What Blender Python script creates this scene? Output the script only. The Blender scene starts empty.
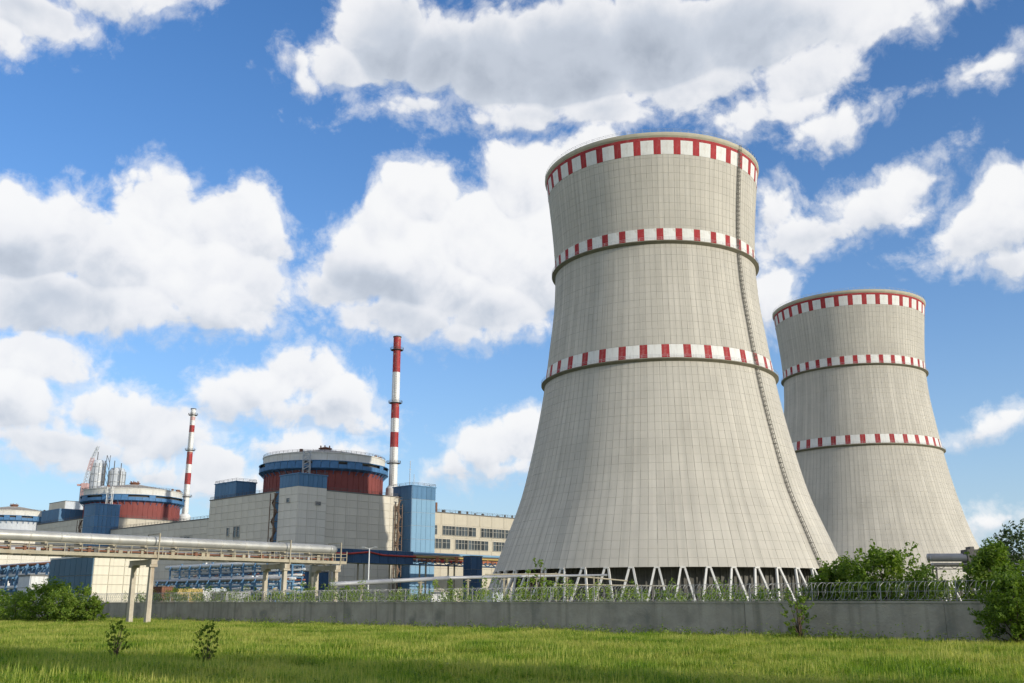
import bpy, bmesh, math, random
import numpy as np
from mathutils import Vector, Matrix, Euler

SC = bpy.context.scene
COL = SC.collection
R = math.radians
random.seed(7)
RNG = np.random.default_rng(11)

# ------------------------------------------------------------------ camera
EYE = 2.0                                   # photographer's eye above the field
PITCH = math.atan(261.5 / 1000.0)           # wide lens tilted up
cam_data = bpy.data.cameras.new('camera')
cam = bpy.data.objects.new('camera', cam_data)
COL.objects.link(cam)
cam.location = (0, 0, EYE)
cam.rotation_euler = (math.pi / 2 + PITCH, 0, 0)
cam_data.sensor_width = 36.0
cam_data.lens = 36.0 * 1000.0 / 1024.0
cam_data.clip_start = 0.1
cam_data.clip_end = 12000
SC.camera = cam

SC.view_settings.view_transform = 'Standard'
SC.view_settings.look = 'None'
SC.view_settings.exposure = 0.0
SC.view_settings.gamma = 1.0
SC.cycles.use_adaptive_sampling = True
SC.cycles.adaptive_threshold = 0.02
SC.cycles.adaptive_min_samples = 8
SC.cycles.max_bounces = 6
SC.cycles.diffuse_bounces = 3
SC.cycles.glossy_bounces = 3
SC.cycles.transmission_bounces = 4
SC.cycles.transparent_max_bounces = 8

# ------------------------------------------------------------------ sun
SUN_EL, SUN_ROT = R(15.0), math.atan2(0.8, -0.6)
SUN_DIR = Vector((math.cos(SUN_EL) * math.sin(SUN_ROT), math.cos(SUN_EL) * math.cos(SUN_ROT), math.sin(SUN_EL)))
sun_data = bpy.data.lights.new('sun', 'SUN')
sun_data.energy = 3.8
sun_data.angle = R(0.53)
sun_data.color = (1.0, 0.935, 0.81)
sun = bpy.data.objects.new('sun', sun_data)
COL.objects.link(sun)
sun.rotation_euler = SUN_DIR.to_track_quat('Z', 'Y').to_euler()
sun.location = SUN_DIR * 500

# ------------------------------------------------------------------ sky: Nishita air with fair-weather cumulus
def look(px, py):
    """world direction for a spot of the sky as seen from the field"""
    a, b = (px - 512) / 1000.0, (341.5 - py) / 1000.0
    sp, cp = math.sin(PITCH), math.cos(PITCH)
    return Vector((a, cp - b * sp, sp + b * cp)).normalized(), math.sqrt(1 + a * a + b * b)

# heaps of cumulus: centre, half width, half height, tilt (degrees)
CLOUDS = [
 # left bank
 (18,238,56,58,0),(66,232,52,56,0),(165,210,48,52,0),(232,224,48,46,0),(120,262,70,52,0),(180,272,70,50,0),(40,300,90,38,0),(130,306,80,34,0),(222,300,62,40,0),(245,320,36,20,0),(268,240,22,22,0),(200,228,40,44,0),(215,268,50,40,0),(150,240,44,44,0),(250,285,30,38,0),
 # middle heap
 (420,206,44,42,0),(360,268,52,42,0),(408,262,56,60,0),(470,240,50,52,0),(525,186,48,48,0),(545,250,60,70,0),(585,158,46,32,12),(400,314,80,30,0),(326,284,26,24,0),(490,306,60,34,0),(470,330,60,18,0),(450,285,54,40,0),(395,230,40,40,0),(500,250,44,50,0),
 # lower left
 (44,364,58,30,0),(12,402,56,40,0),(100,404,36,24,0),(138,420,48,30,0),(60,440,90,26,0),(165,440,32,18,0),(20,352,36,22,0),
 # above the chimneys
 (300,376,44,28,0),(258,392,46,26,0),(345,398,42,26,0),(305,412,78,20,0),(222,404,24,14,0),
 # behind the reactors
 (222,470,34,22,0),(268,456,34,18,0),(305,448,36,16,0),(340,456,22,12,0),(150,474,40,14,0),(245,486,60,14,0),(362,452,18,6,0),
 # by the big tower
 (495,450,44,24,22),(530,438,34,26,20),(462,470,32,14,0),(505,468,46,14,0),
 # top left
 (26,4,66,32,-6),(108,-8,70,28,0),(0,30,30,18,0),(160,2,28,12,8),
 # top middle
 (385,34,54,60,0),(440,52,60,46,0),(500,62,70,50,0),(570,56,80,58,0),(650,44,110,54,0),(760,26,120,48,0),(880,14,82,34,10),(930,14,44,20,20),(525,112,56,18,0),(600,112,66,20,0),(700,82,80,28,8),(815,66,62,28,15),(318,88,36,14,-20),(345,70,34,30,0),(300,66,18,8,-30),(372,110,40,12,8),(480,118,40,10,0),(350,100,30,10,0),(430,100,60,12,0),
 # small ones at right
 (835,124,46,20,12),(748,116,44,20,10),(800,106,30,12,10),(990,62,40,13,15),
 (910,184,40,20,22),(868,206,52,26,20),(800,236,46,26,10),(770,210,20,26,0),(830,228,40,18,15),
 (985,232,64,36,24),(1014,196,40,30,25),(948,258,42,16,10),(1000,262,50,16,0),(772,300,20,34,0),(925,210,14,8,30),
 (985,428,46,9,20),(1014,414,26,10,20),(1000,516,38,9,8),
]
GREY_BASES = [(575,30,180,84),(480,90,80,30),(440,66,96,50),(690,20,130,44),(352,300,64,34),(440,326,90,20),(280,420,96,16),(90,316,120,24),(505,476,60,12),(970,266,70,16),(40,16,70,20),(60,448,110,20),(720,72,60,18),(60,270,60,30),(150,482,60,10),(810,250,40,10)]

def build_world():
    w = bpy.data.worlds.new('World'); SC.world = w
    w.use_nodes = True
    nt = w.node_tree; nt.nodes.clear()
    N, L = nt.nodes.new, nt.links.new
    def math_(op, a, b=None, c=None, clamp=False, tree=None):
        t = tree or nt
        n = t.nodes.new('ShaderNodeMath'); n.operation = op; n.use_clamp = clamp
        for i, v in enumerate((a, b, c)):
            if v is None: continue
            if isinstance(v, (int, float)): n.inputs[i].default_value = v
            else: t.links.new(v, n.inputs[i])
        return n.outputs[0]
    # --- field of heaps as a node group: radians inside (+) or outside (-) the nearest heap
    def heap_group(name, blobs, soft, heights=False):
        g = bpy.data.node_groups.new(name, 'ShaderNodeTree')
        g.interface.new_socket('Vector', in_out='INPUT', socket_type='NodeSocketVector')
        g.interface.new_socket('Field', in_out='OUTPUT', socket_type='NodeSocketFloat')
        g.interface.new_socket('Height', in_out='OUTPUT', socket_type='NodeSocketFloat')
        gi, go = g.nodes.new('NodeGroupInput'), g.nodes.new('NodeGroupOutput')
        acc = hgt = None
        for b in blobs:
            px, py, rx, ry = b[:4]; rot = b[4] if len(b) > 4 else 0
            c, m = look(px, py)
            right = c.cross(Vector((0, 0, 1))).normalized(); up = right.cross(c)
            r_, u_ = right * math.cos(R(rot)) + up * math.sin(R(rot)), up * math.cos(R(rot)) - right * math.sin(R(rot))
            a, bb = rx / 1000 / m, ry / 1000 / m
            if acc is None:
                vec = gi.outputs[0]
            else:                                   # one heap after the other keeps the shader's stack small
                ch = g.nodes.new('ShaderNodeVectorMath'); ch.operation = 'MULTIPLY_ADD'
                g.links.new(acc, ch.inputs[0]); ch.inputs[1].default_value = (1e-8,) * 3; g.links.new(vec, ch.inputs[2])
                vec = ch.outputs[0]
            q = []
            for ax in (r_ / a, u_ / bb):
                dt = g.nodes.new('ShaderNodeVectorMath'); dt.operation = 'DOT_PRODUCT'
                g.links.new(vec, dt.inputs[0]); dt.inputs[1].default_value = ax
                q.append(dt.outputs['Value'])
            q2 = math_('MULTIPLY_ADD', q[0], q[0], math_('MULTIPLY', q[1], q[1], tree=g), tree=g)
            s = min(a, bb)
            f = math_('MULTIPLY_ADD', math_('SQRT', q2, tree=g), -s, s, tree=g)
            if acc is None:
                acc, hgt = f, q[1]
            else:
                if heights:                         # height within whichever heap is in front, blended where two meet
                    sel = math_('MULTIPLY_ADD', math_('SUBTRACT', f, acc, tree=g), 90.0, 0.5, clamp=True, tree=g)
                    hgt = math_('MULTIPLY_ADD', math_('SUBTRACT', q[1], hgt, tree=g), sel, hgt, tree=g)
                acc = math_('SMOOTH_MAX', acc, f, soft, tree=g)
        g.links.new(acc, go.inputs[0]); g.links.new(hgt, go.inputs[1])
        return g
    heaps, bases = heap_group('cloud_heaps', CLOUDS, 0.007, True), heap_group('cloud_bases', GREY_BASES, 0.02)
    tc = N('ShaderNodeTexCoord')
    nrm = N('ShaderNodeVectorMath'); nrm.operation = 'NORMALIZE'; L(tc.outputs['Generated'], nrm.inputs[0])
    d0 = nrm.outputs[0]
    def noise(vec, scale, detail, rough=0.55):
        n = N('ShaderNodeTexNoise'); n.inputs['Scale'].default_value = scale
        n.inputs['Detail'].default_value = detail; n.inputs['Roughness'].default_value = rough
        L(vec, n.inputs['Vector']); return n
    # distance of the view axis: away from it the same kind of clouds come from noise alone
    axis, _ = look(512, 341)
    dp = N('ShaderNodeVectorMath'); dp.operation = 'DOT_PRODUCT'; L(d0, dp.inputs[0]); dp.inputs[1].default_value = axis
    away = N('ShaderNodeMapRange'); away.interpolation_type = 'SMOOTHSTEP'
    L(dp.outputs['Value'], away.inputs['Value'])
    away.inputs['From Min'].default_value = 0.82; away.inputs['From Max'].default_value = 0.72
    wn = noise(d0, 9, 3)
    sub = N('ShaderNodeVectorMath'); sub.operation = 'SUBTRACT'; L(d0, sub.inputs[0]); sub.inputs[1].default_value = (0.02,) * 3
    off = N('ShaderNodeVectorMath'); off.operation = 'MULTIPLY_ADD'
    L(wn.outputs['Color'], off.inputs[0]); off.inputs[1].default_value = (0.04,) * 3; L(sub.outputs[0], off.inputs[2])
    big = noise(d0, 3.2, 2)
    other = math_('MULTIPLY_ADD', big.outputs['Fac'], 0.5, OTHER_COVER)
    def puffs(wv):
        v = N('ShaderNodeTexVoronoi'); v.feature = 'F1'; v.inputs['Scale'].default_value = 17
        v.inputs['Detail'].default_value = 2.6; v.inputs['Roughness'].default_value = 0.55; v.inputs['Lacunarity'].default_value = 2.3
        v.normalize = True
        L(wv, v.inputs['Vector'])
        fb = noise(wv, 26, 6, 0.62)
        bill = math_('MULTIPLY_ADD', v.outputs['Distance'], -0.064, 0.027)
        fine = math_('MULTIPLY_ADD', fb.outputs['Fac'], 0.034, -0.017)
        return math_('ADD', bill, fine)
    gh = N('ShaderNodeGroup'); gh.node_tree = heaps; L(off.outputs[0], gh.inputs[0])
    mixf = N('ShaderNodeMix'); mixf.data_type = 'FLOAT'
    L(away.outputs[0], mixf.inputs['Factor']); L(gh.outputs[0], mixf.inputs['A']); L(other, mixf.inputs['B'])
    P1 = puffs(off.outputs[0])
    D = math_('ADD', mixf.outputs['Result'], P1)
    sh = N('ShaderNodeVectorMath'); sh.operation = 'ADD'; L(off.outputs[0], sh.inputs[0])
    sh.inputs[1].default_value = Vector((0.012, 0.0, 0.022))
    P2 = puffs(sh.outputs[0])
    slope = math_('MULTIPLY_ADD', math_('MAXIMUM', math_('MINIMUM', gh.outputs[1], 1.0), -1.2), 0.020, math_('SUBTRACT', P1, P2))
    def step(val, lo, hi, smooth=True):
        m = N('ShaderNodeMapRange'); m.interpolation_type = 'SMOOTHSTEP' if smooth else 'LINEAR'
        m.inputs['From Min'].default_value = lo; m.inputs['From Max'].default_value = hi
        L(val, m.inputs['Value']); return m.outputs[0]
    # a dense body with thin torn wisps round it
    wisp = noise(off.outputs[0], 60, 4, 0.65)
    fringe = step(math_('ADD', D, math_('MULTIPLY_ADD', wisp.outputs['Fac'], 0.036, -0.018)), -0.004, 0.016)
    alpha = math_('MAXIMUM', step(D, 0.004, 0.0165), math_('MULTIPLY', fringe, 0.55))
    relief = step(slope, -0.046, 0.016)
    gb = N('ShaderNodeGroup'); gb.node_tree = bases
    wn2 = noise(d0, 8, 4)
    off2 = N('ShaderNodeVectorMath'); off2.operation = 'MULTIPLY_ADD'; L(wn2.outputs['Color'], off2.inputs[0]); off2.inputs[1].default_value = (0.12,) * 3
    sb2 = N('ShaderNodeVectorMath'); sb2.operation = 'SUBTRACT'; L(d0, sb2.inputs[0]); sb2.inputs[1].default_value = (0.06,) * 3
    L(sb2.outputs[0], off2.inputs[2]); L(off2.outputs[0], gb.inputs[0])
    base = step(gb.outputs[0], -0.035, 0.028)
    thick = step(D, 0.0, 0.05)
    # cloud light: white where it faces the sun, grey underneath
    lit = math_('MULTIPLY_ADD', relief, 0.56, 0.44)
    lit = math_('SUBTRACT', lit, math_('MULTIPLY', base, math_('MULTIPLY_ADD', thick, 0.50, 0.1)), clamp=True)
    ramp = N('ShaderNodeValToRGB')
    els = ramp.color_ramp.elements
    els[0].position = 0.0; els[0].color = (0.36, 0.41, 0.49, 1)
    els[1].position = 1.0; els[1].color = (0.97, 0.97, 0.97, 1)
    e = els.new(0.45); e.color = (0.60, 0.65, 0.73, 1)
    e = els.new(0.78); e.color = (0.87, 0.88, 0.91, 1)
    L(lit, ramp.inputs['Fac'])
    # air
    sky = N('ShaderNodeTexSky'); sky.sky_type = 'NISHITA'; sky.sun_disc = False
    sky.sun_elevation = SUN_EL; sky.sun_rotation = SUN_ROT
    sky.air_density = 1.0; sky.dust_density = 0.6; sky.ozone_density = 2.0
    hs = N('ShaderNodeHueSaturation'); hs.inputs['Saturation'].default_value = SKY_SAT; hs.inputs['Value'].default_value = SKY_VAL
    L(sky.outputs[0], hs.inputs['Color'])
    cl = N('ShaderNodeVectorMath'); cl.operation = 'SCALE'; cl.inputs['Scale'].default_value = 1.0 / SKY_STRENGTH
    L(ramp.outputs['Color'], cl.inputs[0])
    tint = N('ShaderNodeVectorMath'); tint.operation = 'MULTIPLY'; L(hs.outputs[0], tint.inputs[0]); tint.inputs[1].default_value = SKY_TINT
    sep = N('ShaderNodeSeparateXYZ'); L(d0, sep.inputs[0])
    hz = math_('POWER', 2.718, math_('MULTIPLY', math_('MAXIMUM', sep.outputs['Z'], 0.0), -1 / 0.15))
    hm = N('ShaderNodeMix'); hm.data_type = 'RGBA'; L(math_('MULTIPLY', hz, 0.92), hm.inputs['Factor'])
    L(tint.outputs[0], hm.inputs['A']); hm.inputs['B'].default_value = tuple(v / SKY_STRENGTH for v in HORIZON) + (1,)
    mx = N('ShaderNodeMix'); mx.data_type = 'RGBA'
    L(math_('MULTIPLY', alpha, 0.96), mx.inputs['Factor']); L(hm.outputs['Result'], mx.inputs['A']); L(cl.outputs[0], mx.inputs['B'])
    bg = N('ShaderNodeBackground'); bg.inputs['Strength'].default_value = SKY_STRENGTH
    L(mx.outputs['Result'], bg.inputs['Color'])
    out = N('ShaderNodeOutputWorld'); L(bg.outputs[0], out.inputs['Surface'])
    w.cycles.sampling_method = 'MANUAL'; w.cycles.sample_map_resolution = 512
OTHER_COVER = -0.245  # unseen cloud cover outside the view, adjusted for the fill light it gives
SKY_STRENGTH, SKY_SAT, SKY_VAL = 0.12, 1.2, 1.18
SKY_TINT, HORIZON = (0.90, 1.08, 1.36), (0.50, 0.63, 0.80)
build_world()

# ------------------------------------------------------------------ helpers
def tag(o, label=None, cat=None, group=None, kind=None):
    if label: o['label'] = label
    if cat: o['category'] = cat
    if group: o['group'] = group
    if kind: o['kind'] = kind
    return o

def empty(name, loc=(0, 0, 0), rz=0.0):
    o = bpy.data.objects.new(name, None); COL.objects.link(o)
    o.location = loc; o.rotation_euler = (0, 0, rz); o.empty_display_size = 0.5
    return o

def link(name, me, parent=None, loc=None, rot=None):
    o = bpy.data.objects.new(name, me); COL.objects.link(o)
    if parent is not None: o.parent = parent
    if loc is not None: o.location = loc
    if rot is not None: o.rotation_euler = rot
    return o

def kids(o):
    return [c for c in COL.objects if c.parent == o]

class MB:
    """collects shapes, then links them as one mesh object"""
    def __init__(s): s.v, s.f, s.m, s.uv, s.mats = [], [], [], {}, []
    def slot(s, m):
        if m not in s.mats: s.mats.append(m)
        return s.mats.index(m)
    def add(s, vs, fs, mi=0):
        b = len(s.v); s.v += [tuple(p) for p in vs]
        for f in fs: s.f.append(tuple(i + b for i in f)); s.m.append(mi)
    def box(s, x0, y0, z0, x1, y1, z1, mi=0):
        s.add([(x0,y0,z0),(x1,y0,z0),(x1,y1,z0),(x0,y1,z0),(x0,y0,z1),(x1,y0,z1),(x1,y1,z1),(x0,y1,z1)],
              [(0,3,2,1),(4,5,6,7),(0,1,5,4),(1,2,6,5),(2,3,7,6),(3,0,4,7)], mi)
    def bar(s, a, b, w, h=None, mi=0, up=(0, 0, 1)):
        """rectangular bar from a to b"""
        a, b = Vector(a), Vector(b); h = h or w
        d = (b - a).normalized(); u = Vector(up)
        if abs(d.dot(u)) > 0.98: u = Vector((1, 0, 0))
        x = d.cross(u).normalized() * w / 2; y = x.cross(d).normalized() * h / 2
        s.add([a-x-y, a+x-y, a+x+y, a-x+y, b-x-y, b+x-y, b+x+y, b-x+y],
              [(0,3,2,1),(4,5,6,7),(0,1,5,4),(1,2,6,5),(2,3,7,6),(3,0,4,7)], mi)
    def tube(s, pts, r, n=8, mi=0, cap=True, closed=False):
        pts = [Vector(p) for p in pts]; rs = r if isinstance(r, (list, tuple)) else [r] * len(pts)
        b = len(s.v); ref = None; k = len(pts)
        for i, p in enumerate(pts):
            if closed: d = pts[(i + 1) % k] - pts[i - 1]
            else: d = (pts[min(i + 1, k - 1)] - pts[max(i - 1, 0)])
            d.normalize()
            if ref is None: ref = Vector((0, 0, 1)) if abs(d.z) < 0.9 else Vector((1, 0, 0))
            x = ref - d * ref.dot(d)
            if x.length < 1e-5: x = d.orthogonal()
            x.normalize(); y = d.cross(x)
            for j in range(n):
                t = 2 * math.pi * j / n
                s.v.append(tuple(p + x * (math.cos(t) * rs[i]) + y * (math.sin(t) * rs[i])))
            ref = x
        for i in range(k if closed else k - 1):
            i2 = (i + 1) % k
            for j in range(n):
                j2 = (j + 1) % n
                s.f.append((b + i*n + j, b + i*n + j2, b + i2*n + j2, b + i2*n + j)); s.m.append(mi)
        if cap and not closed:
            s.f.append(tuple(b + j for j in range(n))[::-1]); s.m.append(mi)
            s.f.append(tuple(b + (k-1)*n + j for j in range(n))); s.m.append(mi)
    def lathe(s, prof, n=64, mi=0, c=(0, 0), a0=0.0, a1=2 * math.pi):
        """prof: list of (radius, z) bottom to top, outside facing out"""
        full = abs(a1 - a0 - 2 * math.pi) < 1e-6
        b = len(s.v); m = n if full else n + 1
        for r, z in prof:
            for j in range(m):
                t = a0 + (a1 - a0) * j / n
                s.v.append((c[0] + r * math.cos(t), c[1] + r * math.sin(t), z))
        for i in range(len(prof) - 1):
            for j in range(n):
                j2 = (j + 1) % m
                s.f.append((b + i*m + j, b + i*m + j2, b + (i+1)*m + j2, b + (i+1)*m + j)); s.m.append(mi)
    def mesh(s, name, mats, smooth=False):
        me = bpy.data.meshes.new(name)
        me.from_pydata(s.v, [], s.f)
        for m in (mats if isinstance(mats, (list, tuple)) else [mats]): me.materials.append(m)
        if any(s.m): me.polygons.foreach_set('material_index', s.m)
        if smooth: me.polygons.foreach_set('use_smooth', [True] * len(me.polygons))
        me.update()
        return me
    def build(s, name, mats, parent=None, loc=None, rot=None, smooth=False):
        return link(name, s.mesh(name, mats, smooth), parent, loc, rot)

# ------------------------------------------------------------------ materials
def material(name, base, rough=0.8, var=0.12, scale=0.3, detail=5, metallic=0.0, per_object=0.0, streak=0.0,
             streak_col=None, bump=0.0, bump_scale=None, spec=0.3, stretch=(1, 1, 1), fleck=None):
    m = bpy.data.materials.new(name); m.use_nodes = True
    nt = m.node_tree; N, L = nt.nodes.new, nt.links.new
    p = nt.nodes['Principled BSDF']
    p.inputs['Roughness'].default_value = rough; p.inputs['Metallic'].default_value = metallic
    p.inputs['Specular IOR Level'].default_value = spec
    tc = N('ShaderNodeTexCoord')
    mp = N('ShaderNodeMapping'); L(tc.outputs['Object'], mp.inputs[0]); mp.inputs['Scale'].default_value = stretch
    n1 = N('ShaderNodeTexNoise'); n1.inputs['Scale'].default_value = scale; n1.inputs['Detail'].default_value = detail
    n1.inputs['Roughness'].default_value = 0.62; L(mp.outputs[0], n1.inputs['Vector'])
    mr = N('ShaderNodeMapRange'); L(n1.outputs['Fac'], mr.inputs['Value'])
    mr.inputs['From Min'].default_value = 0.25; mr.inputs['From Max'].default_value = 0.75
    mr.inputs['To Min'].default_value = 1 - var; mr.inputs['To Max'].default_value = 1 + var
    val = mr.outputs[0]
    if per_object:
        oi = N('ShaderNodeObjectInfo'); mo = N('ShaderNodeMapRange'); L(oi.outputs['Random'], mo.inputs['Value'])
        mo.inputs['To Min'].default_value = 1 - per_object; mo.inputs['To Max'].default_value = 1 + per_object
        mu = N('ShaderNodeMath'); mu.operation = 'MULTIPLY'; L(val, mu.inputs[0]); L(mo.outputs[0], mu.inputs[1]); val = mu.outputs[0]
    vm = N('ShaderNodeVectorMath'); vm.operation = 'SCALE'; vm.inputs[0].default_value = base; L(val, vm.inputs['Scale'])
    colr = vm.outputs[0]
    if streak:                                       # rain streaks running down
        ms = N('ShaderNodeMapping'); L(tc.outputs['Object'], ms.inputs[0]); ms.inputs['Scale'].default_value = (1.6, 1.6, 0.09)
        ns = N('ShaderNodeTexNoise'); ns.inputs['Scale'].default_value = 1.0; ns.inputs['Detail'].default_value = 6; L(ms.outputs[0], ns.inputs['Vector'])
        rs = N('ShaderNodeMapRange'); L(ns.outputs['Fac'], rs.inputs['Value']); rs.inputs['From Min'].default_value = 0.52; rs.inputs['From Max'].default_value = 0.72
        rs.inputs['To Max'].default_value = streak
        mx = N('ShaderNodeMix'); mx.data_type = 'RGBA'; L(rs.outputs[0], mx.inputs['Factor']); L(colr, mx.inputs['A'])
        mx.inputs['B'].default_value = tuple(streak_col or [c * 0.5 for c in base]) + (1,)
        colr = mx.outputs['Result']
    if fleck:                                        # (colour, amount, scale): patches of rust, lichen or worn paint
        nf = N('ShaderNodeTexNoise'); nf.inputs['Scale'].default_value = fleck[2]; nf.inputs['Detail'].default_value = 6
        L(tc.outputs['Object'], nf.inputs['Vector'])
        rf = N('ShaderNodeMapRange'); L(nf.outputs['Fac'], rf.inputs['Value'])
        rf.inputs['From Min'].default_value = 0.62 - 0.2 * fleck[1]; rf.inputs['From Max'].default_value = 0.74 - 0.1 * fleck[1]
        mf = N('ShaderNodeMix'); mf.data_type = 'RGBA'; L(rf.outputs[0], mf.inputs['Factor']); L(colr, mf.inputs['A'])
        mf.inputs['B'].default_value = tuple(fleck[0]) + (1,); colr = mf.outputs['Result']
    L(colr, p.inputs['Base Color'])
    if bump:
        nb = N('ShaderNodeTexNoise'); nb.inputs['Scale'].default_value = bump_scale or scale * 8; nb.inputs['Detail'].default_value = 6
        L(tc.outputs['Object'], nb.inputs['Vector'])
        bp = N('ShaderNodeBump'); bp.inputs['Strength'].default_value = bump; bp.inputs['Distance'].default_value = 0.1
        L(nb.outputs['Fac'], bp.inputs['Height']); L(bp.outputs[0], p.inputs['Normal'])
    return m

M = {}
M['wall_concrete'] = material('weathered_concrete', (0.345, 0.32, 0.26), 0.92, 0.22, 0.6, streak=0.8, streak_col=(0.17, 0.165, 0.13), bump=0.35, bump_scale=6, fleck=((0.21, 0.205, 0.17), 0.35, 0.5))
M['leg_concrete'] = material('leg_concrete', (0.60, 0.585, 0.55), 0.9, 0.12, 0.4)
M['pole_concrete'] = material('pole_concrete', (0.47, 0.42, 0.33), 0.9, 0.2, 1.2, streak=0.5, streak_col=(0.3, 0.2, 0.12))
M['panel_grey'] = material('grey_facade_panel', (0.63, 0.585, 0.49), 0.85, 0.07, 0.12, per_object=0.05, streak=0.22)
M['panel_pale'] = material('pale_facade_panel', (0.67, 0.63, 0.54), 0.85, 0.05, 0.12, per_object=0.04, streak=0.15)
M['panel_cream'] = material('cream_facade_panel', (0.50, 0.455, 0.365), 0.85, 0.06, 0.12, per_object=0.04, streak=0.2)
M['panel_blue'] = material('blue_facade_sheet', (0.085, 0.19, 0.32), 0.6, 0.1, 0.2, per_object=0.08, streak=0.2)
M['panel_ivory'] = material('ivory_facade_panel', (0.68, 0.63, 0.50), 0.85, 0.06, 0.12, per_object=0.04, streak=0.2)
M['panel_navy'] = material('dark_blue_sheet', (0.035, 0.085, 0.17), 0.6, 0.15, 0.2, per_object=0.18, streak=0.2)
M['panel_teal'] = material('slate_blue_sheet', (0.045, 0.11, 0.17), 0.6, 0.1, 0.2, per_object=0.06)
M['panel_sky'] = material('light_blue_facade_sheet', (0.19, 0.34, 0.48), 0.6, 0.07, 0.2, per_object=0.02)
M['faded_hazed_red'] = material('faded_hazed_red_paint', (0.55, 0.36, 0.34), 0.7, 0.2, 0.3)  # real fading on the stack; on the crane, distance haze put into the colour
M['stair_steel'] = material('stained_stair_steel', (0.20, 0.14, 0.10), 0.85, 0.3, 0.8)
M['joint'] = material('panel_joint', (0.47, 0.445, 0.385), 0.95, 0.1, 1)
M['cone_roof'] = material('pale_roof_sheet', (0.36, 0.32, 0.27), 0.85, 0.2, 0.3)
M['roof'] = material('roofing_felt', (0.16, 0.155, 0.145), 0.95, 0.2, 0.4)
M['drum_red'] = material('dull_red_paint', (0.215, 0.06, 0.052), 0.75, 0.12, 0.15, streak=0.3, streak_col=(0.14, 0.045, 0.04))
M['drum_white'] = material('off_white_paint', (0.62, 0.60, 0.54), 0.8, 0.08, 0.2, streak=0.45, streak_col=(0.36, 0.30, 0.21))
M['drum_blue'] = material('gallery_blue_paint', (0.075, 0.19, 0.36), 0.6, 0.2, 0.3)
M['stack_red'] = material('stack_red_paint', (0.33, 0.03, 0.03), 0.6, 0.14, 0.3, fleck=((0.42, 0.28, 0.2), 0.1, 0.4))
M['stack_white'] = material('stack_white_paint', (0.70, 0.70, 0.68), 0.6, 0.08, 0.3, streak=0.3, streak_col=(0.45, 0.42, 0.38))
M['steel'] = material('galvanised_steel', (0.42, 0.43, 0.43), 0.5, 0.15, 1.0, metallic=0.6)
M['wire'] = material('razor_wire_zinc', (0.34, 0.34, 0.33), 0.5, 0.15, 2.0, metallic=0.3)
M['dark_steel'] = material('dark_steel', (0.10, 0.095, 0.09), 0.7, 0.2, 1.0)
M['ladder_steel'] = material('ladder_steel', (0.17, 0.16, 0.14), 0.7, 0.2, 1.0)
M['pipe'] = material('pipe_jacket', (0.42, 0.415, 0.385), 0.45, 0.18, 0.8, metallic=0.4, per_object=0.10, fleck=((0.42, 0.38, 0.30), 0.15, 0.7))
M['pipe_grey'] = material('grey_pipe_jacket', (0.34, 0.345, 0.36), 0.5, 0.12, 0.6, metallic=0.2)
M['trestle'] = material('cream_trestle_steel', (0.36, 0.32, 0.235), 0.75, 0.22, 1.0, streak=0.3, streak_col=(0.28, 0.18, 0.1))
M['rust'] = material('rusty_steel', (0.20, 0.095, 0.06), 0.85, 0.3, 1.5)
M['orange'] = material('orange_pipe_paint', (0.40, 0.14, 0.07), 0.7, 0.2, 0.8)
M['yellow'] = material('yellow_pipe_paint', (0.46, 0.34, 0.12), 0.7, 0.25, 0.8, fleck=((0.3, 0.2, 0.12), 0.3, 0.8))
M['red'] = material('red_pipe_paint', (0.42, 0.05, 0.04), 0.6, 0.2, 0.8)
M['white'] = material('white_sheet', (0.66, 0.66, 0.64), 0.6, 0.10, 0.5, streak=0.3)
M['pale'] = material('pale_grey_cladding', (0.50, 0.53, 0.56), 0.7, 0.12, 0.3)
M['glass'] = material('window_glass', (0.06, 0.075, 0.085), 0.15, 0.3, 0.2, spec=0.6, per_object=0.5)
M['frame'] = material('window_frame', (0.45, 0.43, 0.38), 0.7, 0.1, 1)
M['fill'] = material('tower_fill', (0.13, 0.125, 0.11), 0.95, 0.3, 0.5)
M['bark'] = material('bark', (0.10, 0.075, 0.05), 0.95, 0.3, 6)

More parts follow.
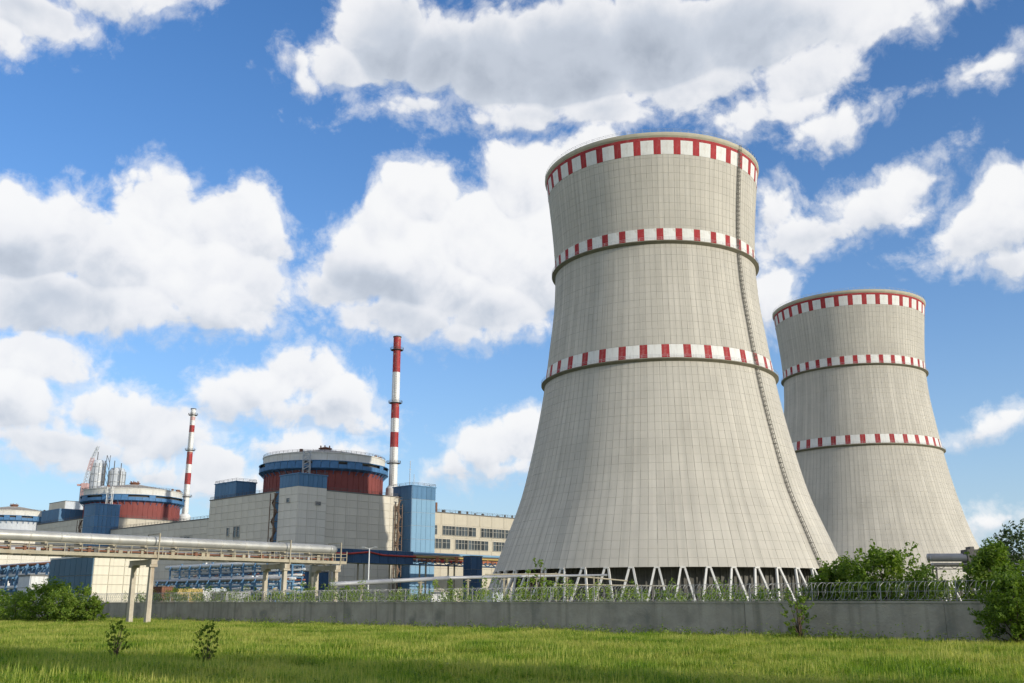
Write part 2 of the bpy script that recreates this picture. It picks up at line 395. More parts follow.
def shell_material():
    """pale poured concrete: each formwork field its own tone, dirt in the joints, rain streaks"""
    m = bpy.data.materials.new('cooling_tower_concrete'); m.use_nodes = True
    nt = m.node_tree; N, L = nt.nodes.new, nt.links.new
    p = nt.nodes['Principled BSDF']; p.inputs['Roughness'].default_value = 0.92; p.inputs['Specular IOR Level'].default_value = 0.2
    uv = N('ShaderNodeUVMap'); uv.uv_map = 'UVMap'
    fl = N('ShaderNodeVectorMath'); fl.operation = 'FLOOR'; L(uv.outputs[0], fl.inputs[0])
    wn = N('ShaderNodeTexWhiteNoise'); wn.noise_dimensions = '2D'; L(fl.outputs[0], wn.inputs['Vector'])
    sx = N('ShaderNodeSeparateXYZ'); L(fl.outputs[0], sx.inputs[0]); wc = N('ShaderNodeTexWhiteNoise'); wc.noise_dimensions = '1D'; L(sx.outputs['X'], wc.inputs['W'])
    tc = N('ShaderNodeTexCoord')
    n1 = N('ShaderNodeTexNoise'); n1.inputs['Scale'].default_value = 0.09; n1.inputs['Detail'].default_value = 6; L(tc.outputs['Object'], n1.inputs['Vector'])
    ms = N('ShaderNodeMapping'); L(uv.outputs[0], ms.inputs[0]); ms.inputs['Scale'].default_value = (1.3, 0.045, 1)
    n2 = N('ShaderNodeTexNoise'); n2.inputs['Scale'].default_value = 1.0; n2.inputs['Detail'].default_value = 5; L(ms.outputs[0], n2.inputs['Vector'])
    def mr(v, a, b, c, d):
        x = N('ShaderNodeMapRange'); L(v, x.inputs['Value'])
        for k, q in zip(('From Min', 'From Max', 'To Min', 'To Max'), (a, b, c, d)): x.inputs[k].default_value = q
        return x.outputs[0]
    def mul(a, b):
        x = N('ShaderNodeMath'); x.operation = 'MULTIPLY'; L(a, x.inputs[0]); L(b, x.inputs[1]); return x.outputs[0]
    v = mul(mul(mul(mr(wn.outputs['Value'], 0, 1, 0.982, 1.018), mr(wc.outputs['Value'], 0, 1, 0.965, 1.035)), mr(n1.outputs['Fac'], 0.3, 0.7, 0.93, 1.07)), mr(n2.outputs['Fac'], 0.3, 0.75, 1.08, 0.82))
    vm = N('ShaderNodeVectorMath'); vm.operation = 'SCALE'; vm.inputs[0].default_value = (0.495, 0.462, 0.398); L(v, vm.inputs['Scale'])
    L(vm.outputs[0], p.inputs['Base Color'])
    return m
M['shell'] = shell_material()
M['shell_joint'] = material('tower_joint', (0.375, 0.35, 0.30), 0.95, 0.25, 0.3)
M['tower_red'] = material('tower_red_paint', (0.33, 0.034, 0.038), 0.85, 0.16, 0.4, per_object=0.12, streak=0.35, streak_col=(0.30, 0.13, 0.11), fleck=((0.36, 0.12, 0.11), 0.25, 0.5))
M['tower_white'] = material('tower_white_paint', (0.70, 0.69, 0.65), 0.85, 0.08, 0.4, per_object=0.06, streak=0.45, fleck=((0.58, 0.55, 0.49), 0.3, 0.5), streak_col=(0.5, 0.46, 0.4))
M['ring'] = material('gallery_ring_concrete', (0.22, 0.20, 0.15), 0.9, 0.2, 0.4)
M['rim'] = material('rim_concrete', (0.45, 0.41, 0.31), 0.9, 0.12, 0.4)

def leaf_material(name, dark, mid, light, transl=0.35):
    m = bpy.data.materials.new(name); m.use_nodes = True
    nt = m.node_tree; N, L = nt.nodes.new, nt.links.new
    nt.nodes.remove(nt.nodes['Principled BSDF'])
    at = N('ShaderNodeAttribute'); at.attribute_name = 'tint'
    r = N('ShaderNodeValToRGB'); L(at.outputs['Fac'], r.inputs[0])
    r.color_ramp.elements[0].color = dark + (1,); r.color_ramp.elements[1].color = light + (1,)
    e = r.color_ramp.elements.new(0.5); e.color = mid + (1,)
    d = N('ShaderNodeBsdfPrincipled'); d.inputs['Roughness'].default_value = 0.55; d.inputs['Specular IOR Level'].default_value = 0.25; L(r.outputs[0], d.inputs['Base Color'])
    t = N('ShaderNodeBsdfTranslucent'); 
    sc = N('ShaderNodeVectorMath'); sc.operation = 'MULTIPLY'; L(r.outputs[0], sc.inputs[0]); sc.inputs[1].default_value = (1.4, 1.5, 0.7); L(sc.outputs[0], t.inputs['Color'])
    mx = N('ShaderNodeMixShader'); mx.inputs[0].default_value = transl
    L(d.outputs[0], mx.inputs[1]); L(t.outputs[0], mx.inputs[2]); L(mx.outputs[0], nt.nodes['Material Output'].inputs['Surface'])
    return m
M['leaf'] = leaf_material('bush_leaf', (0.06, 0.11, 0.012), (0.145, 0.225, 0.027), (0.29, 0.36, 0.055), 0.45)
M['leaf_dark'] = leaf_material('dark_leaf', (0.026, 0.058, 0.010), (0.055, 0.105, 0.018), (0.11, 0.17, 0.032), 0.25)
M['leaf_weed'] = leaf_material('weed_leaf', (0.075, 0.14, 0.018), (0.16, 0.24, 0.03), (0.28, 0.35, 0.07))
M['leaf_far'] = leaf_material('far_leaf', (0.03, 0.06, 0.02), (0.055, 0.09, 0.03), (0.08, 0.12, 0.04), 0.1)

# ------------------------------------------------------------------ foliage
def leaves(centres, radii, counts, size, rng, flat=0.75, tint_var=0.3, tint0=0.45, shell=0.35):
    """many small folded leaves spread through clumps; returns verts, faces, tint per face"""
    V, F, T = [], [], []
    base = 0
    for c, r, n in zip(centres, radii, counts):
        n = int(n)
        d = rng.normal(size=(n, 3)); d /= np.linalg.norm(d, axis=1)[:, None]
        rad = r * rng.uniform(shell, 1.0, n) ** 0.6
        pos = np.asarray(c) + d * rad[:, None] * np.array([1, 1, flat])
        pos[:, 2] = np.maximum(pos[:, 2], 0.03)
        nrm = d * 0.6 + rng.normal(size=(n, 3)) * 0.6 + np.array([0, 0, 0.5]); nrm /= np.linalg.norm(nrm, axis=1)[:, None]
        a = np.cross(nrm, rng.normal(size=(n, 3))); a /= np.linalg.norm(a, axis=1)[:, None]
        b = np.cross(nrm, a)
        s = size * rng.uniform(0.6, 1.35, n)[:, None]
        p0, p1, p2, p3 = pos - a * s * 0.6, pos - b * s * 0.33 + nrm * s * 0.12, pos + a * s * 0.6, pos + b * s * 0.33 + nrm * s * 0.12
        V.append(np.stack([p0, p1, p2, p3], 1).reshape(-1, 3))
        idx = base + np.arange(n)[:, None] * 4
        F.append(np.stack([idx + [0, 1, 2], idx + [0, 2, 3]], 1).reshape(-1, 3))
        t = np.clip(tint0 + rng.normal(0, tint_var * 0.35) + rng.normal(0, tint_var * 0.5, n), 0, 1)
        T.append(np.repeat(t, 2)); base += n * 4
    return np.concatenate(V), np.concatenate(F), np.concatenate(T)

def leaf_mesh(name, vft, mat):
    V, F, T = vft
    me = bpy.data.meshes.new(name)
    me.vertices.add(len(V)); me.vertices.foreach_set('co', V.astype(np.float32).ravel())
    me.loops.add(len(F) * 3); me.loops.foreach_set('vertex_index', F.astype(np.int32).ravel())
    me.polygons.add(len(F)); me.polygons.foreach_set('loop_start', np.arange(0, len(F) * 3, 3, dtype=np.int32))
    me.update(calc_edges=True)
    at = me.attributes.new('tint', 'FLOAT', 'FACE'); at.data.foreach_set('value', T.astype(np.float32))
    me.materials.append(mat); me.validate(); me.update()
    return me

def bush(name, loc, spread, height, n_clump, leaf_n, size, mat, label, cat, group=None, stems=5, seed=0, low=0.12, tint0=0.45, flat=0.8, lean=(0, 0), clump=0.34, sprig=0.45):
    """shrub or small tree: limbs from one root, leaf clumps at their ends"""
    rng = np.random.default_rng(seed + 100)
    root = empty(name, loc)
    tag(root, label, cat, group)
    cs, rs = [], []
    st = MB()
    for i in range(n_clump):
        a = rng.uniform(0, 2 * math.pi); q = rng.uniform(0, 1) ** 0.55
        zf = rng.uniform(low, 1.0)
        env = math.sqrt(max(0.05, 1 - ((zf - 0.42) / 0.62) ** 2))          # widest a little below the middle
        c = np.array([math.cos(a) * q * spread * env + lean[0] * zf, math.sin(a) * q * spread * env + lean[1] * zf, zf * height * (1 - 0.18 * q)])
        cs.append(c); rs.append(clump * min(spread, height) * rng.uniform(0.55, 1.15))
    for i in range(int(n_clump * sprig)):              # young shoots standing out of the crown
        a = rng.uniform(0, 2 * math.pi); zf = rng.uniform(max(low, .3), 1.0); env = math.sqrt(max(0.05, 1 - ((zf - 0.42) / 0.62) ** 2))
        k = rng.uniform(1.0, 1.22); c = np.array([math.cos(a) * spread * env * k + lean[0] * zf, math.sin(a) * spread * env * k + lean[1] * zf, zf * height * rng.uniform(.9, 1.06)])
        for q in range(3):
            cs.append(c * np.array([1 - .1 * q, 1 - .1 * q, 1 - .05 * q])); rs.append(clump * min(spread, height) * rng.uniform(.22, .4))
    order = rng.permutation(n_clump)
    for i in order[:stems * 3]:
        c = cs[i]; mid = np.array([c[0] * 0.35, c[1] * 0.35, c[2] * 0.5])
        r0 = 0.012 * height + (0.01 if height > 2 else -0.006)
        st.tube([(0.02 * i % 0.1, 0, -0.1), mid, c], [r0, r0 * 0.7, r0 * 0.25], 5)
    st.build('trunk', M['bark'], root, smooth=True)
    w = np.array(rs) ** 2; w = w / w.sum() * leaf_n
    link('crown', leaf_mesh('crown', leaves(cs, rs, np.maximum(w, 6), size, rng, flat, 0.32, tint0), mat), root)
    return root

# ------------------------------------------------------------------ ground: one sheet to the horizon
def ground_material():
    m = bpy.data.materials.new('meadow_ground'); m.use_nodes = True
    nt = m.node_tree; N, L = nt.nodes.new, nt.links.new
    p = nt.nodes['Principled BSDF']; p.inputs['Roughness'].default_value = 0.95; p.inputs['Specular IOR Level'].default_value = 0.1
    tc = N('ShaderNodeTexCoord')
    n = N('ShaderNodeTexNoise'); n.inputs['Scale'].default_value = 0.35; n.inputs['Detail'].default_value = 8; L(tc.outputs['Object'], n.inputs['Vector'])
    r = N('ShaderNodeValToRGB'); L(n.outputs['Fac'], r.inputs[0])
    r.color_ramp.elements[0].position = 0.3; r.color_ramp.elements[0].color = (0.06, 0.095, 0.015, 1)
    r.color_ramp.elements[1].position = 0.72; r.color_ramp.elements[1].color = (0.16, 0.165, 0.05, 1)
    L(r.outputs[0], p.inputs['Base Color'])
    return m
def ground_h(x, y):
    """gentle unevenness near the photographer, flat beyond the wall"""
    return 0.0
g = MB()
g.add([(-6000, -600, 0), (6000, -600, 0), (6000, 9000, 0), (-6000, 9000, 0)], [(0, 1, 2, 3)])
tag(g.build('ground', ground_material()), 'grassy level ground of the field and the plant site', kind='structure')

# wall line: X + Y = 74.6
W_DIR = Vector((1, -1, 0)).normalized()
W_NRM = Vector((-1, -1, 0)).normalized()          # towards the photographer
def wall_pt(s, off=0.0, z=0.0):
    """s metres along the wall from its point nearest the origin, positive to the right; off towards the viewer"""
    return Vector((37.3, 37.3, 0)) + W_DIR * s + W_NRM * off + Vector((0, 0, z))

# ------------------------------------------------------------------ cooling towers
PROFILE = [(11.5, 55.9), (13.5, 55.1), (21, 52.2), (35, 46.9), (50, 43.1), (64, 40.2), (75, 38.4), (87, 36.8), (98, 35.4), (106, 34.8), (114, 34.6),
           (122, 34.9), (130, 35.5), (140, 36.5), (148.6, 37.4)]
def prof_r(z):
    zs = [a for a, _ in PROFILE]; rs = [b for _, b in PROFILE]
    # smooth (Catmull-Rom) interpolation
    if z <= zs[0]: return rs[0]
    if z >= zs[-1]: return rs[-1]
    i = max(k for k in range(len(zs) - 1) if zs[k] <= z)
    def tang(k):
        a, b = max(k - 1, 0), min(k + 1, len(zs) - 1)
        return (rs[b] - rs[a]) / (zs[b] - zs[a])
    h = zs[i + 1] - zs[i]; t = (z - zs[i]) / h
    return ((2*t**3 - 3*t**2 + 1) * rs[i] + (t**3 - 2*t**2 + t) * h * tang(i) + (-2*t**3 + 3*t**2) * rs[i+1] + (t**3 - t**2) * h * tang(i + 1))

NCOL, NROW = 128, 55
def shell_mesh():
    """formwork fields stand 6 cm proud of recessed joints"""
    zs = np.linspace(11.5, 148.6, NROW + 1)
    V, F, UV, MI = [], [], [], []
    def pt(j, z, off):
        r = prof_r(z) + off
        t = 2 * math.pi * j / NCOL
        return (r * math.cos(t), r * math.sin(t), z)
    gj, gz = 0.052, 0.035
    grid = {}
    for i in range(NROW):
        z0, z1 = zs[i], zs[i + 1]
        for j in range(NCOL):
            b = len(V)
            V += [pt(j + gj, z0 + gz, 0.06), pt(j + 1 - gj, z0 + gz, 0.06), pt(j + 1 - gj, z1 - gz, 0.06), pt(j + gj, z1 - gz, 0.06)]
            V += [pt(j, z0, 0), pt(j + 1, z0, 0), pt(j + 1, z1, 0), pt(j, z1, 0)]
            F.append((b, b+1, b+2, b+3)); UV += [(j+.1, i+.1), (j+.9, i+.1), (j+.9, i+.9), (j+.1, i+.9)]; MI.append(0)
            for a, c in ((0, 1), (1, 2), (2, 3), (3, 0)):     # dirt gathers in the upright joints, and in every third level one
                F.append((b+4+a, b+4+c, b+c, b+a)); UV += [(j+.5, i+.5)] * 4; MI.append(1 if a in (1, 3) or (a == 0 and i % 3 == 0) else 0)
    # inside face and lips
    b = len(V); m = NCOL
    for i in range(NROW + 1):
        for j in range(m):
            r = prof_r(zs[i]) - 0.6; t = 2 * math.pi * j / m
            V.append((r * math.cos(t), r * math.sin(t), zs[i]))
    for i in range(NROW):
        for j in range(m):
            F.append((b + i*m + (j+1) % m, b + i*m + j, b + (i+1)*m + j, b + (i+1)*m + (j+1) % m)); UV += [(j+.5, i+.5)] * 4; MI.append(1)
    for j in range(m):                                # bottom lip
        b2 = len(V); V += [pt(j, 11.5, 0.0), pt(j + 1, 11.5, 0.0)]
        F.append((b + j, b + (j+1) % m, b2 + 1, b2)); UV += [(j+.5, .5)] * 4; MI.append(1)
    me = bpy.data.meshes.new('shell'); me.from_pydata(V, [], F)
    uv = me.uv_layers.new(name='UVMap'); uv.data.foreach_set('uv', np.array(UV, dtype=np.float32).ravel())
    me.materials.append(M['shell']); me.materials.append(M['shell_joint'])
    me.polygons.foreach_set('material_index', MI); me.update()
    return me

def band_piece(z0, z1, a0, a1, off, n=4):
    mb = MB(); prof = [(prof_r(z0) + 0.02, z0), (prof_r(z0) + off, z0), (prof_r((z0 + z1) / 2) + off, (z0 + z1) / 2), (prof_r(z1) + off, z1), (prof_r(z1) + 0.02, z1)]
    mb.lathe(prof, n, a0=a0, a1=a1)
    return mb

def cooling_tower(loc, rz, label, ladder_az):
    root = empty('cooling_tower', loc, rz)
    tag(root, label, 'cooling tower', 'hyperbolic cooling towers of the power station')
    link('shell', shell_mesh(), root)
    # painted marking bands: 36 white and 36 red fields each
    for z0, z1 in ((142.3, 147.0), (113.6, 117.6), (74.4, 78.6)):
        pitch = 2 * math.pi / 36
        red = band_piece(z0, z1, 0, pitch * 0.36, 0.13, 3).mesh('red_marking', M['tower_red'])
        white = band_piece(z0, z1, pitch * 0.36, pitch, 0.13, 5).mesh('white_marking', M['tower_white'])
        for k in range(36):
            link('red_marking', red, root, rot=(0, 0, k * pitch)); link('white_marking', white, root, rot=(0, 0, k * pitch))
    mb = MB(); mb.lathe([(prof_r(147) + 0.02, 147.02), (prof_r(147) + 0.16, 147.02), (prof_r(148) + 0.16, 148.0), (prof_r(148) + .02, 148.0)], 144)
    mb.build('red_top_stripe', M['tower_red'], root, smooth=False)
    # rim with gallery
    mb = MB(); r = 37.4
    mb.lathe([(r + 0.05, 147.9), (r + 0.5, 148.5), (r + 0.6, 149.0), (r + 0.6, 149.6), (r - 0.6, 149.6), (r - 0.6, 148.4)], 144)
    mb.build('rim', M['rim'], root)
    def railing(rad, z, h=1.1):
        q = MB()
        for zz in (z + h, z + h * 0.55):
            q.tube([(rad * math.cos(2*math.pi*k/144), rad * math.sin(2*math.pi*k/144), zz) for k in range(144)], 0.04, 3, closed=True)
        for k in range(96):
            t = 2 * math.pi * k / 96; q.bar((rad*math.cos(t), rad*math.sin(t), z), (rad*math.cos(t), rad*math.sin(t), z + h), 0.06)
        return q
    railing(r + 0.5, 149.6).build('railing', M['steel'], root)
    for z in (113.0, 73.7):
        q = MB(); rr = prof_r(z)
        q.lathe([(rr - 0.05, z - 0.55), (rr + 0.25, z - 0.55), (rr + 1.3, z + 0.05), (rr + 1.3, z + 0.3), (rr - .05, z + 0.3)], 144)
        q.build('gallery_ring', M['ring'], root)
        railing(rr + 1.22, z + 0.3, 1.0).build('railing', M['steel'], root)
    # caged ladder up the shell
    q = MB(); ca, sa = math.cos(ladder_az), math.sin(ladder_az)
    def lp(z, out, side): 
        rr = prof_r(z) + out; return Vector((rr * ca - side * sa, rr * sa + side * ca, z))
    zs = list(np.arange(11.5, 150.5, 1.5))
    for side in (-0.45, 0.45):
        for za, zb in zip(zs[:-1], zs[1:]): q.bar(lp(za, 0.35, side), lp(zb, 0.35, side), 0.14)
    for z in np.arange(12, 150, 0.75): q.bar(lp(z, 0.35, -0.45), lp(z, 0.35, 0.45), 0.10)
    for k, z in enumerate(np.arange(13, 150, 1.5)):
        hoop = [lp(z, 0.35, -0.45), lp(z, 0.9, -0.55), lp(z, 1.25, 0), lp(z, 0.9, 0.55), lp(z, 0.35, 0.45)]
        for a, b in zip(hoop[:-1], hoop[1:]): q.bar(a, b, 0.12)
        if k % 4 == 0: q.bar(lp(z, 0.0, -0.5), lp(z, 0.4, -0.5), 0.14); q.bar(lp(z, 0.0, 0.5), lp(z, 0.4, 0.5), 0.14)
    for side, out in ((0, 1.25), (-0.55, 0.9), (0.55, 0.9)):
        for za, zb in zip(zs[:-1], zs[1:]): q.bar(lp(za, out, side), lp(zb, out, side), 0.09)
    q.build('ladder', M['ladder_steel'], root)
    # raking columns: 50 inverted Vs
    n = 50; half = math.pi / n
    def leg_mesh(sgn):
        q = MB(); top = Vector((55.6 * math.cos(sgn * 0.0085), 55.6 * math.sin(sgn * 0.0085), 11.6)); foot = Vector((59.6 * math.cos(sgn * (half - 0.007)), 59.6 * math.sin(sgn * (half - 0.007)), -0.3))
        q.bar(foot, top, 0.54, 0.54, up=(1, 0, 0)); return q.mesh('leg', M['leg_concrete'])
    la, lb = leg_mesh(1), leg_mesh(-1)
    cap = MB(); cap.box(55.1, -.75, 11.2, 56.2, .75, 11.62)
    cm = cap.mesh('leg_head', M['leg_concrete'])
    for k in range(n):
        a = 2 * math.pi * (k + 0.5) / n
        link('leg', la, root, rot=(0, 0, a)); link('leg', lb, root, rot=(0, 0, a)); link('leg_head', cm, root, rot=(0, 0, a))
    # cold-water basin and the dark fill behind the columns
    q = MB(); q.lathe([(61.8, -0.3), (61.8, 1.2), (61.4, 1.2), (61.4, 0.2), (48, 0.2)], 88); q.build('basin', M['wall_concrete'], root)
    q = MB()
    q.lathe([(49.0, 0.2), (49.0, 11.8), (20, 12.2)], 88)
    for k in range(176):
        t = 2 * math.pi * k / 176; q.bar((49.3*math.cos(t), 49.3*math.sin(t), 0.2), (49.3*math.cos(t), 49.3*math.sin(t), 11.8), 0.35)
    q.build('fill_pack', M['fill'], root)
    return root

T1 = (49.9, 334.0, 0)
T2 = (175.2, 501.5, 0)
cooling_tower(T1, R(3.6), 'nearest, largest looking cooling tower, caged ladder running down its right front', R(-46.5 - 3.6))
cooling_tower(T2, 0.03, 'farther, smaller looking cooling tower behind and right of the large one', R(-4) - 0.03)

# ------------------------------------------------------------------ power station buildings
# All stand on one grid turned 45 degrees. Local x runs away to the right, local y away to the left,
# so the face with normal -y looks right-front and the face with normal -x looks left-front.
GRID = R(45)
UNIT = Vector((-90.5, 425.0, 0))                 # front corner of the nearest reactor unit
STEP = 205.0                                     # metres between units along local y
def site(name, x, y, label, cat, group=None, unit=0):
    u, v = Vector((math.cos(GRID), math.sin(GRID), 0)), Vector((-math.sin(GRID), math.cos(GRID), 0))
    o = empty(name, UNIT + u * x + v * (y + STEP * unit), GRID)
    return tag(o, label, cat, group)

_PM = {}
def slab_mesh(name, w, h, t, mat):
    """facade panel with bevelled edges, face towards -y, local origin at its lower left"""
    k = (name, round(w, 2), round(h, 2), t, mat.name)
    if k not in _PM:
        mb = MB(); b = 0.05; g = 0.035
        mb.add([(g,0,g),(w-g,0,g),(w-g,0,h-g),(g,0,h-g),(g+b,-t,g+b),(w-g-b,-t,g+b),(w-g-b,-t,h-g-b),(g+b,-t,h-g-b)],
               [(4,5,6,7),(0,1,5,4),(1,2,6,5),(2,3,7,6),(3,0,4,7)])
        _PM[k] = mb.mesh(name, mat)
    return _PM[k]

def clad(root, face, off, a0, a1, z0, z1, pw, ph, mat, name='wall_panel', skip=(), t=0.18, rows=None):
    """panels over one face: face 'r' = plane y=off, along x; face 'l' = plane x=off, along y. skip = openings (a0,a1,z0,z1)"""
    n = max(1, round((a1 - a0) / pw)); w = (a1 - a0) / n
    m = max(1, round((z1 - z0) / ph)); h = (z1 - z0) / m
    for i in range(n):
        for j in range(m):
            ca, cz = a0 + w * (i + .5), z0 + h * (j + .5)
            if any(s[0] < ca < s[1] and s[2] < cz < s[3] for s in skip): continue
            mt = mat(ca, cz) if callable(mat) else mat
            me = slab_mesh(name, w, h, t, mt)
            if face == 'r': link(name, me, root, (a0 + w * i, off, z0 + h * j))
            else: link(name, me, root, (off, a0 + w * (i + 1), z0 + h * j), (0, 0, -math.pi / 2))

def core(root, x0, y0, x1, y1, z1, mat=None, name='wall', z0=0.0):
    mb = MB(); mb.box(x0, y0, z0, x1, y1, z1); return mb.build(name, mat or M['joint'], root)

def roof(root, x0, y0, x1, y1, z, mat=None, rail=True, over=0.35, h=0.5):
    mb = MB(); mb.box(x0 - over, y0 - over, z, x1 + over, y1 + over, z + h)
    r = mb.build('roof', mat or M['roof'], root)
    if rail:
        q = MB(); zt = z + h
        c = [(x0, y0), (x1, y0), (x1, y1), (x0, y1)]
        for (ax, ay), (bx, by) in zip(c, c[1:] + c[:1]):
            for zz in (zt + 1.2, zt + 0.65): q.bar((ax, ay, zz), (bx, by, zz), 0.10)
            n = max(2, int(math.hypot(bx - ax, by - ay) / 3.5))
            for k in range(n): 
                t = k / n; q.bar((ax + (bx-ax)*t, ay + (by-ay)*t, zt), (ax + (bx-ax)*t, ay + (by-ay)*t, zt + 1.2), 0.10)
        q.build('railing', M['dark_steel'], root)
    return r

def window(root, face, off, a, z, w, h, panes=3):
    """recess frame with panes; parts of the building"""
    fr = MB(); d = 0.35
    def bx(a0, z0, a1, z1, p0, p1):
        if face == 'r': fr.box(a0, off - p1, z0, a1, off - p0, z1)
        else: fr.box(off - p1, a0, z0, off - p0, a1, z1)
    e = 0.16
    bx(a - e, z - e, a + w + e, z, .02, .42); bx(a - e, z + h, a + w + e, z + h + e, .02, .40); bx(a - e, z, a, z + h, .02, .38); bx(a + w, z, a + w + e, z + h, .02, .38)
    for k in range(1, panes): bx(a + w * k / panes - .09, z, a + w * k / panes + .09, z + h, .02, .3)
    bx(a, z + h * 0.62, a + w, z + h * 0.62 + .12, .02, .28)
    f = fr.build('window', M['frame'], root)
    for k in range(panes):
        g = MB(); p0, p1 = a + w * k / panes, a + w * (k + 1) / panes
        if face == 'r': g.box(p0, off - .12, z, p1, off - .03, z + h)
        else: g.box(off - .12, p0, z, off - .03, p1, z + h)
        link('pane', g.mesh('pane', M['glass']), f)
    return f

def drum(root, cx, cy, zb, seed=0, red=None):
    """reactor hall: red cylinder, blue gallery, pale upper ring and flat cone roof"""
    rng = random.Random(seed)
    n = 96; c = (cx, cy)
    q = MB(); q.lathe([(27.9, zb), (27.9, 61.2)], n, c=c); d = q.build('drum', red or M['drum_red'], root, smooth=True)
    # lap joints of the cladding
    k = MB()
    for i in range(60):
        t = 2 * math.pi * i / 60; x, y = cx + 27.95 * math.cos(t), cy + 27.95 * math.sin(t)
        k.bar((x, y, zb), (x, y, 60.5), 0.22)
    link('seam', k.mesh('seam', red or M['drum_red']), d)
    q = MB(); q.lathe([(28.8, 64.0), (28.8, 67.9), (29.1, 68.0), (29.1, 68.4), (27, 68.5)], n, c=c); q.build('upper_ring', M['drum_white'], root, smooth=False)
    q = MB(); q.lathe([(29.0, 68.45), (14, 71.3), (5, 72.9), (0.2, 73.3)], n, c=c); rf = q.build('roof', M['cone_roof'], root, smooth=True)
    q = MB(); q.lathe([(29.0, 0), (29.0, 0)], 3, c=c)
    q = MB()
    for zz in (69.5, 69.0): q.tube([(cx + 28.8*math.cos(2*math.pi*j/72), cy + 28.8*math.sin(2*math.pi*j/72), zz) for j in range(72)], 0.07, 3, closed=True)
    for j in range(72):
        t = 2*math.pi*j/72; q.bar((cx + 28.8*math.cos(t), cy + 28.8*math.sin(t), 68.4), (cx + 28.8*math.cos(t), cy + 28.8*math.sin(t), 69.5), 0.09)
    q.build('railing', M['dark_steel'], root)
    # vent house on the cone
    q = MB(); q.lathe([(2.6, 72.8), (2.6, 73.8), (3.3, 73.9), (3.3, 74.2), (0.1, 75.1)], 12, c=c)
    for a in range(6): q.box(cx + 2.5*math.cos(a) - .2, cy + 2.5*math.sin(a) - .2, 73.5, cx + 2.5*math.cos(a) + .2, cy + 2.5*math.sin(a) + .2, 75.4)
    q.build('roof_vent', M['rust'], root)
    # blue gallery: floor, curved panels with openings between, brackets
    q = MB(); q.lathe([(27.9, 60.2), (30.4, 60.9), (30.6, 61.2), (27.9, 61.2)], n, c=c); q.lathe([(30.6, 64.2), (30.7, 64.5), (28.8, 64.7)], n, c=c)
    q.build('gallery', M['drum_blue'], root)
    q = MB(); q.lathe([(28.6, 61.2), (28.6, 64.3)], n, c=c); q.build('gallery_back_wall', M['dark_steel'], root)
    np_ = 48
    full = MB(); full.lathe([(30.4, 61.2), (30.4, 64.25), (30.3, 64.25), (30.3, 61.2)], 3, a0=0.004, a1=2*math.pi/np_ - 0.004)
    half = MB(); half.lathe([(30.4, 61.2), (30.4, 62.9), (30.3, 62.9), (30.3, 61.2)], 3, a0=0.004, a1=2*math.pi/np_ - 0.004)
    fm, hm = full.mesh('gallery_panel', M['drum_blue']), half.mesh('gallery_panel', M['drum_blue'])
    for i in range(np_):
        link('gallery_panel', fm if rng.random() < 0.45 else hm, root, (cx, cy, 0), (0, 0, 2*math.pi*i/np_))
    q = MB()
    for i in range(np_):
        t = 2*math.pi*(i + .5)/np_; q.bar((cx + 27.9*math.cos(t), cy + 27.9*math.sin(t), 58.6), (cx + 30.0*math.cos(t), cy + 30.0*math.sin(t), 60.8), 0.28)
    q.build('bracket', M['drum_blue'], root)
    # stair up the front of the drum
    fa = R(-139) if True else 0
    q = MB()
    def fp(r, z, s): return (cx + r*math.cos(fa) - s*math.sin(fa), cy + r*math.sin(fa) + s*math.cos(fa), z)
    for s in (-1.5, 1.5):
        for r_ in (30.8, 32.6): q.bar(fp(r_, 50, s), fp(r_, 68.6, s), 0.28)
    for z in np.arange(51, 68.6, 2.2):
        q.bar(fp(30.8, z, -1.5), fp(30.8, z, 1.5), 0.22); q.bar(fp(32.6, z, -1.5), fp(32.6, z + 1.6, 1.5), 0.3); q.bar(fp(30.8, z, 1.5), fp(32.6, z, 1.5), .2); q.bar(fp(30.8, z, -1.5), fp(32.6, z, -1.5), .2)
    q.build('stair', M['steel'], root)
    # roof edge clutter: ventilators and a handrail hoist
    q = MB()
    for a, r_, s, h in ((-0.55, 26, 1.0, 1.9), (-0.42, 27, .7, 1.4), (-0.9, 25, .5, 1.5), (-0.2, 27, .8, 2.1), (-2.6, 26, .6, 1.3)):
        x, y = cx + r_*math.cos(a), cy + r_*math.sin(a); q.box(x - s, y - s, 68.5, x + s, y + s, 68.9 + h)
    q.build('roof_unit', M['rust'], root)

def stairs_mesh(h, w=2.6, d=3.0, fl=4.0):
    """open steel stair tower h metres high"""
    q = MB()
    for x in (0, w):
        for y in (0, d): q.bar((x, y, 0), (x, y, h), 0.3)
    z = 0; k = 0
    while z < h - 1:
        q.box(0, 0, z + fl - .2, w, d * .3, z + fl); a, b = ((0.1, d), (0.1, 0)) if k % 2 else ((0.1, 0), (0.1, d))
        q.bar((w * .5, a[1], z), (w * .5, b[1], z + fl), 0.9, 0.16)
        for zz in (z + fl + 1.0,): q.bar((0, 0, zz), (w, 0, zz), .12); q.bar((0, d, zz), (w, d, zz), .12); q.bar((0, 0, zz), (0, d, zz), .12)
        z += fl; k += 1
    return q

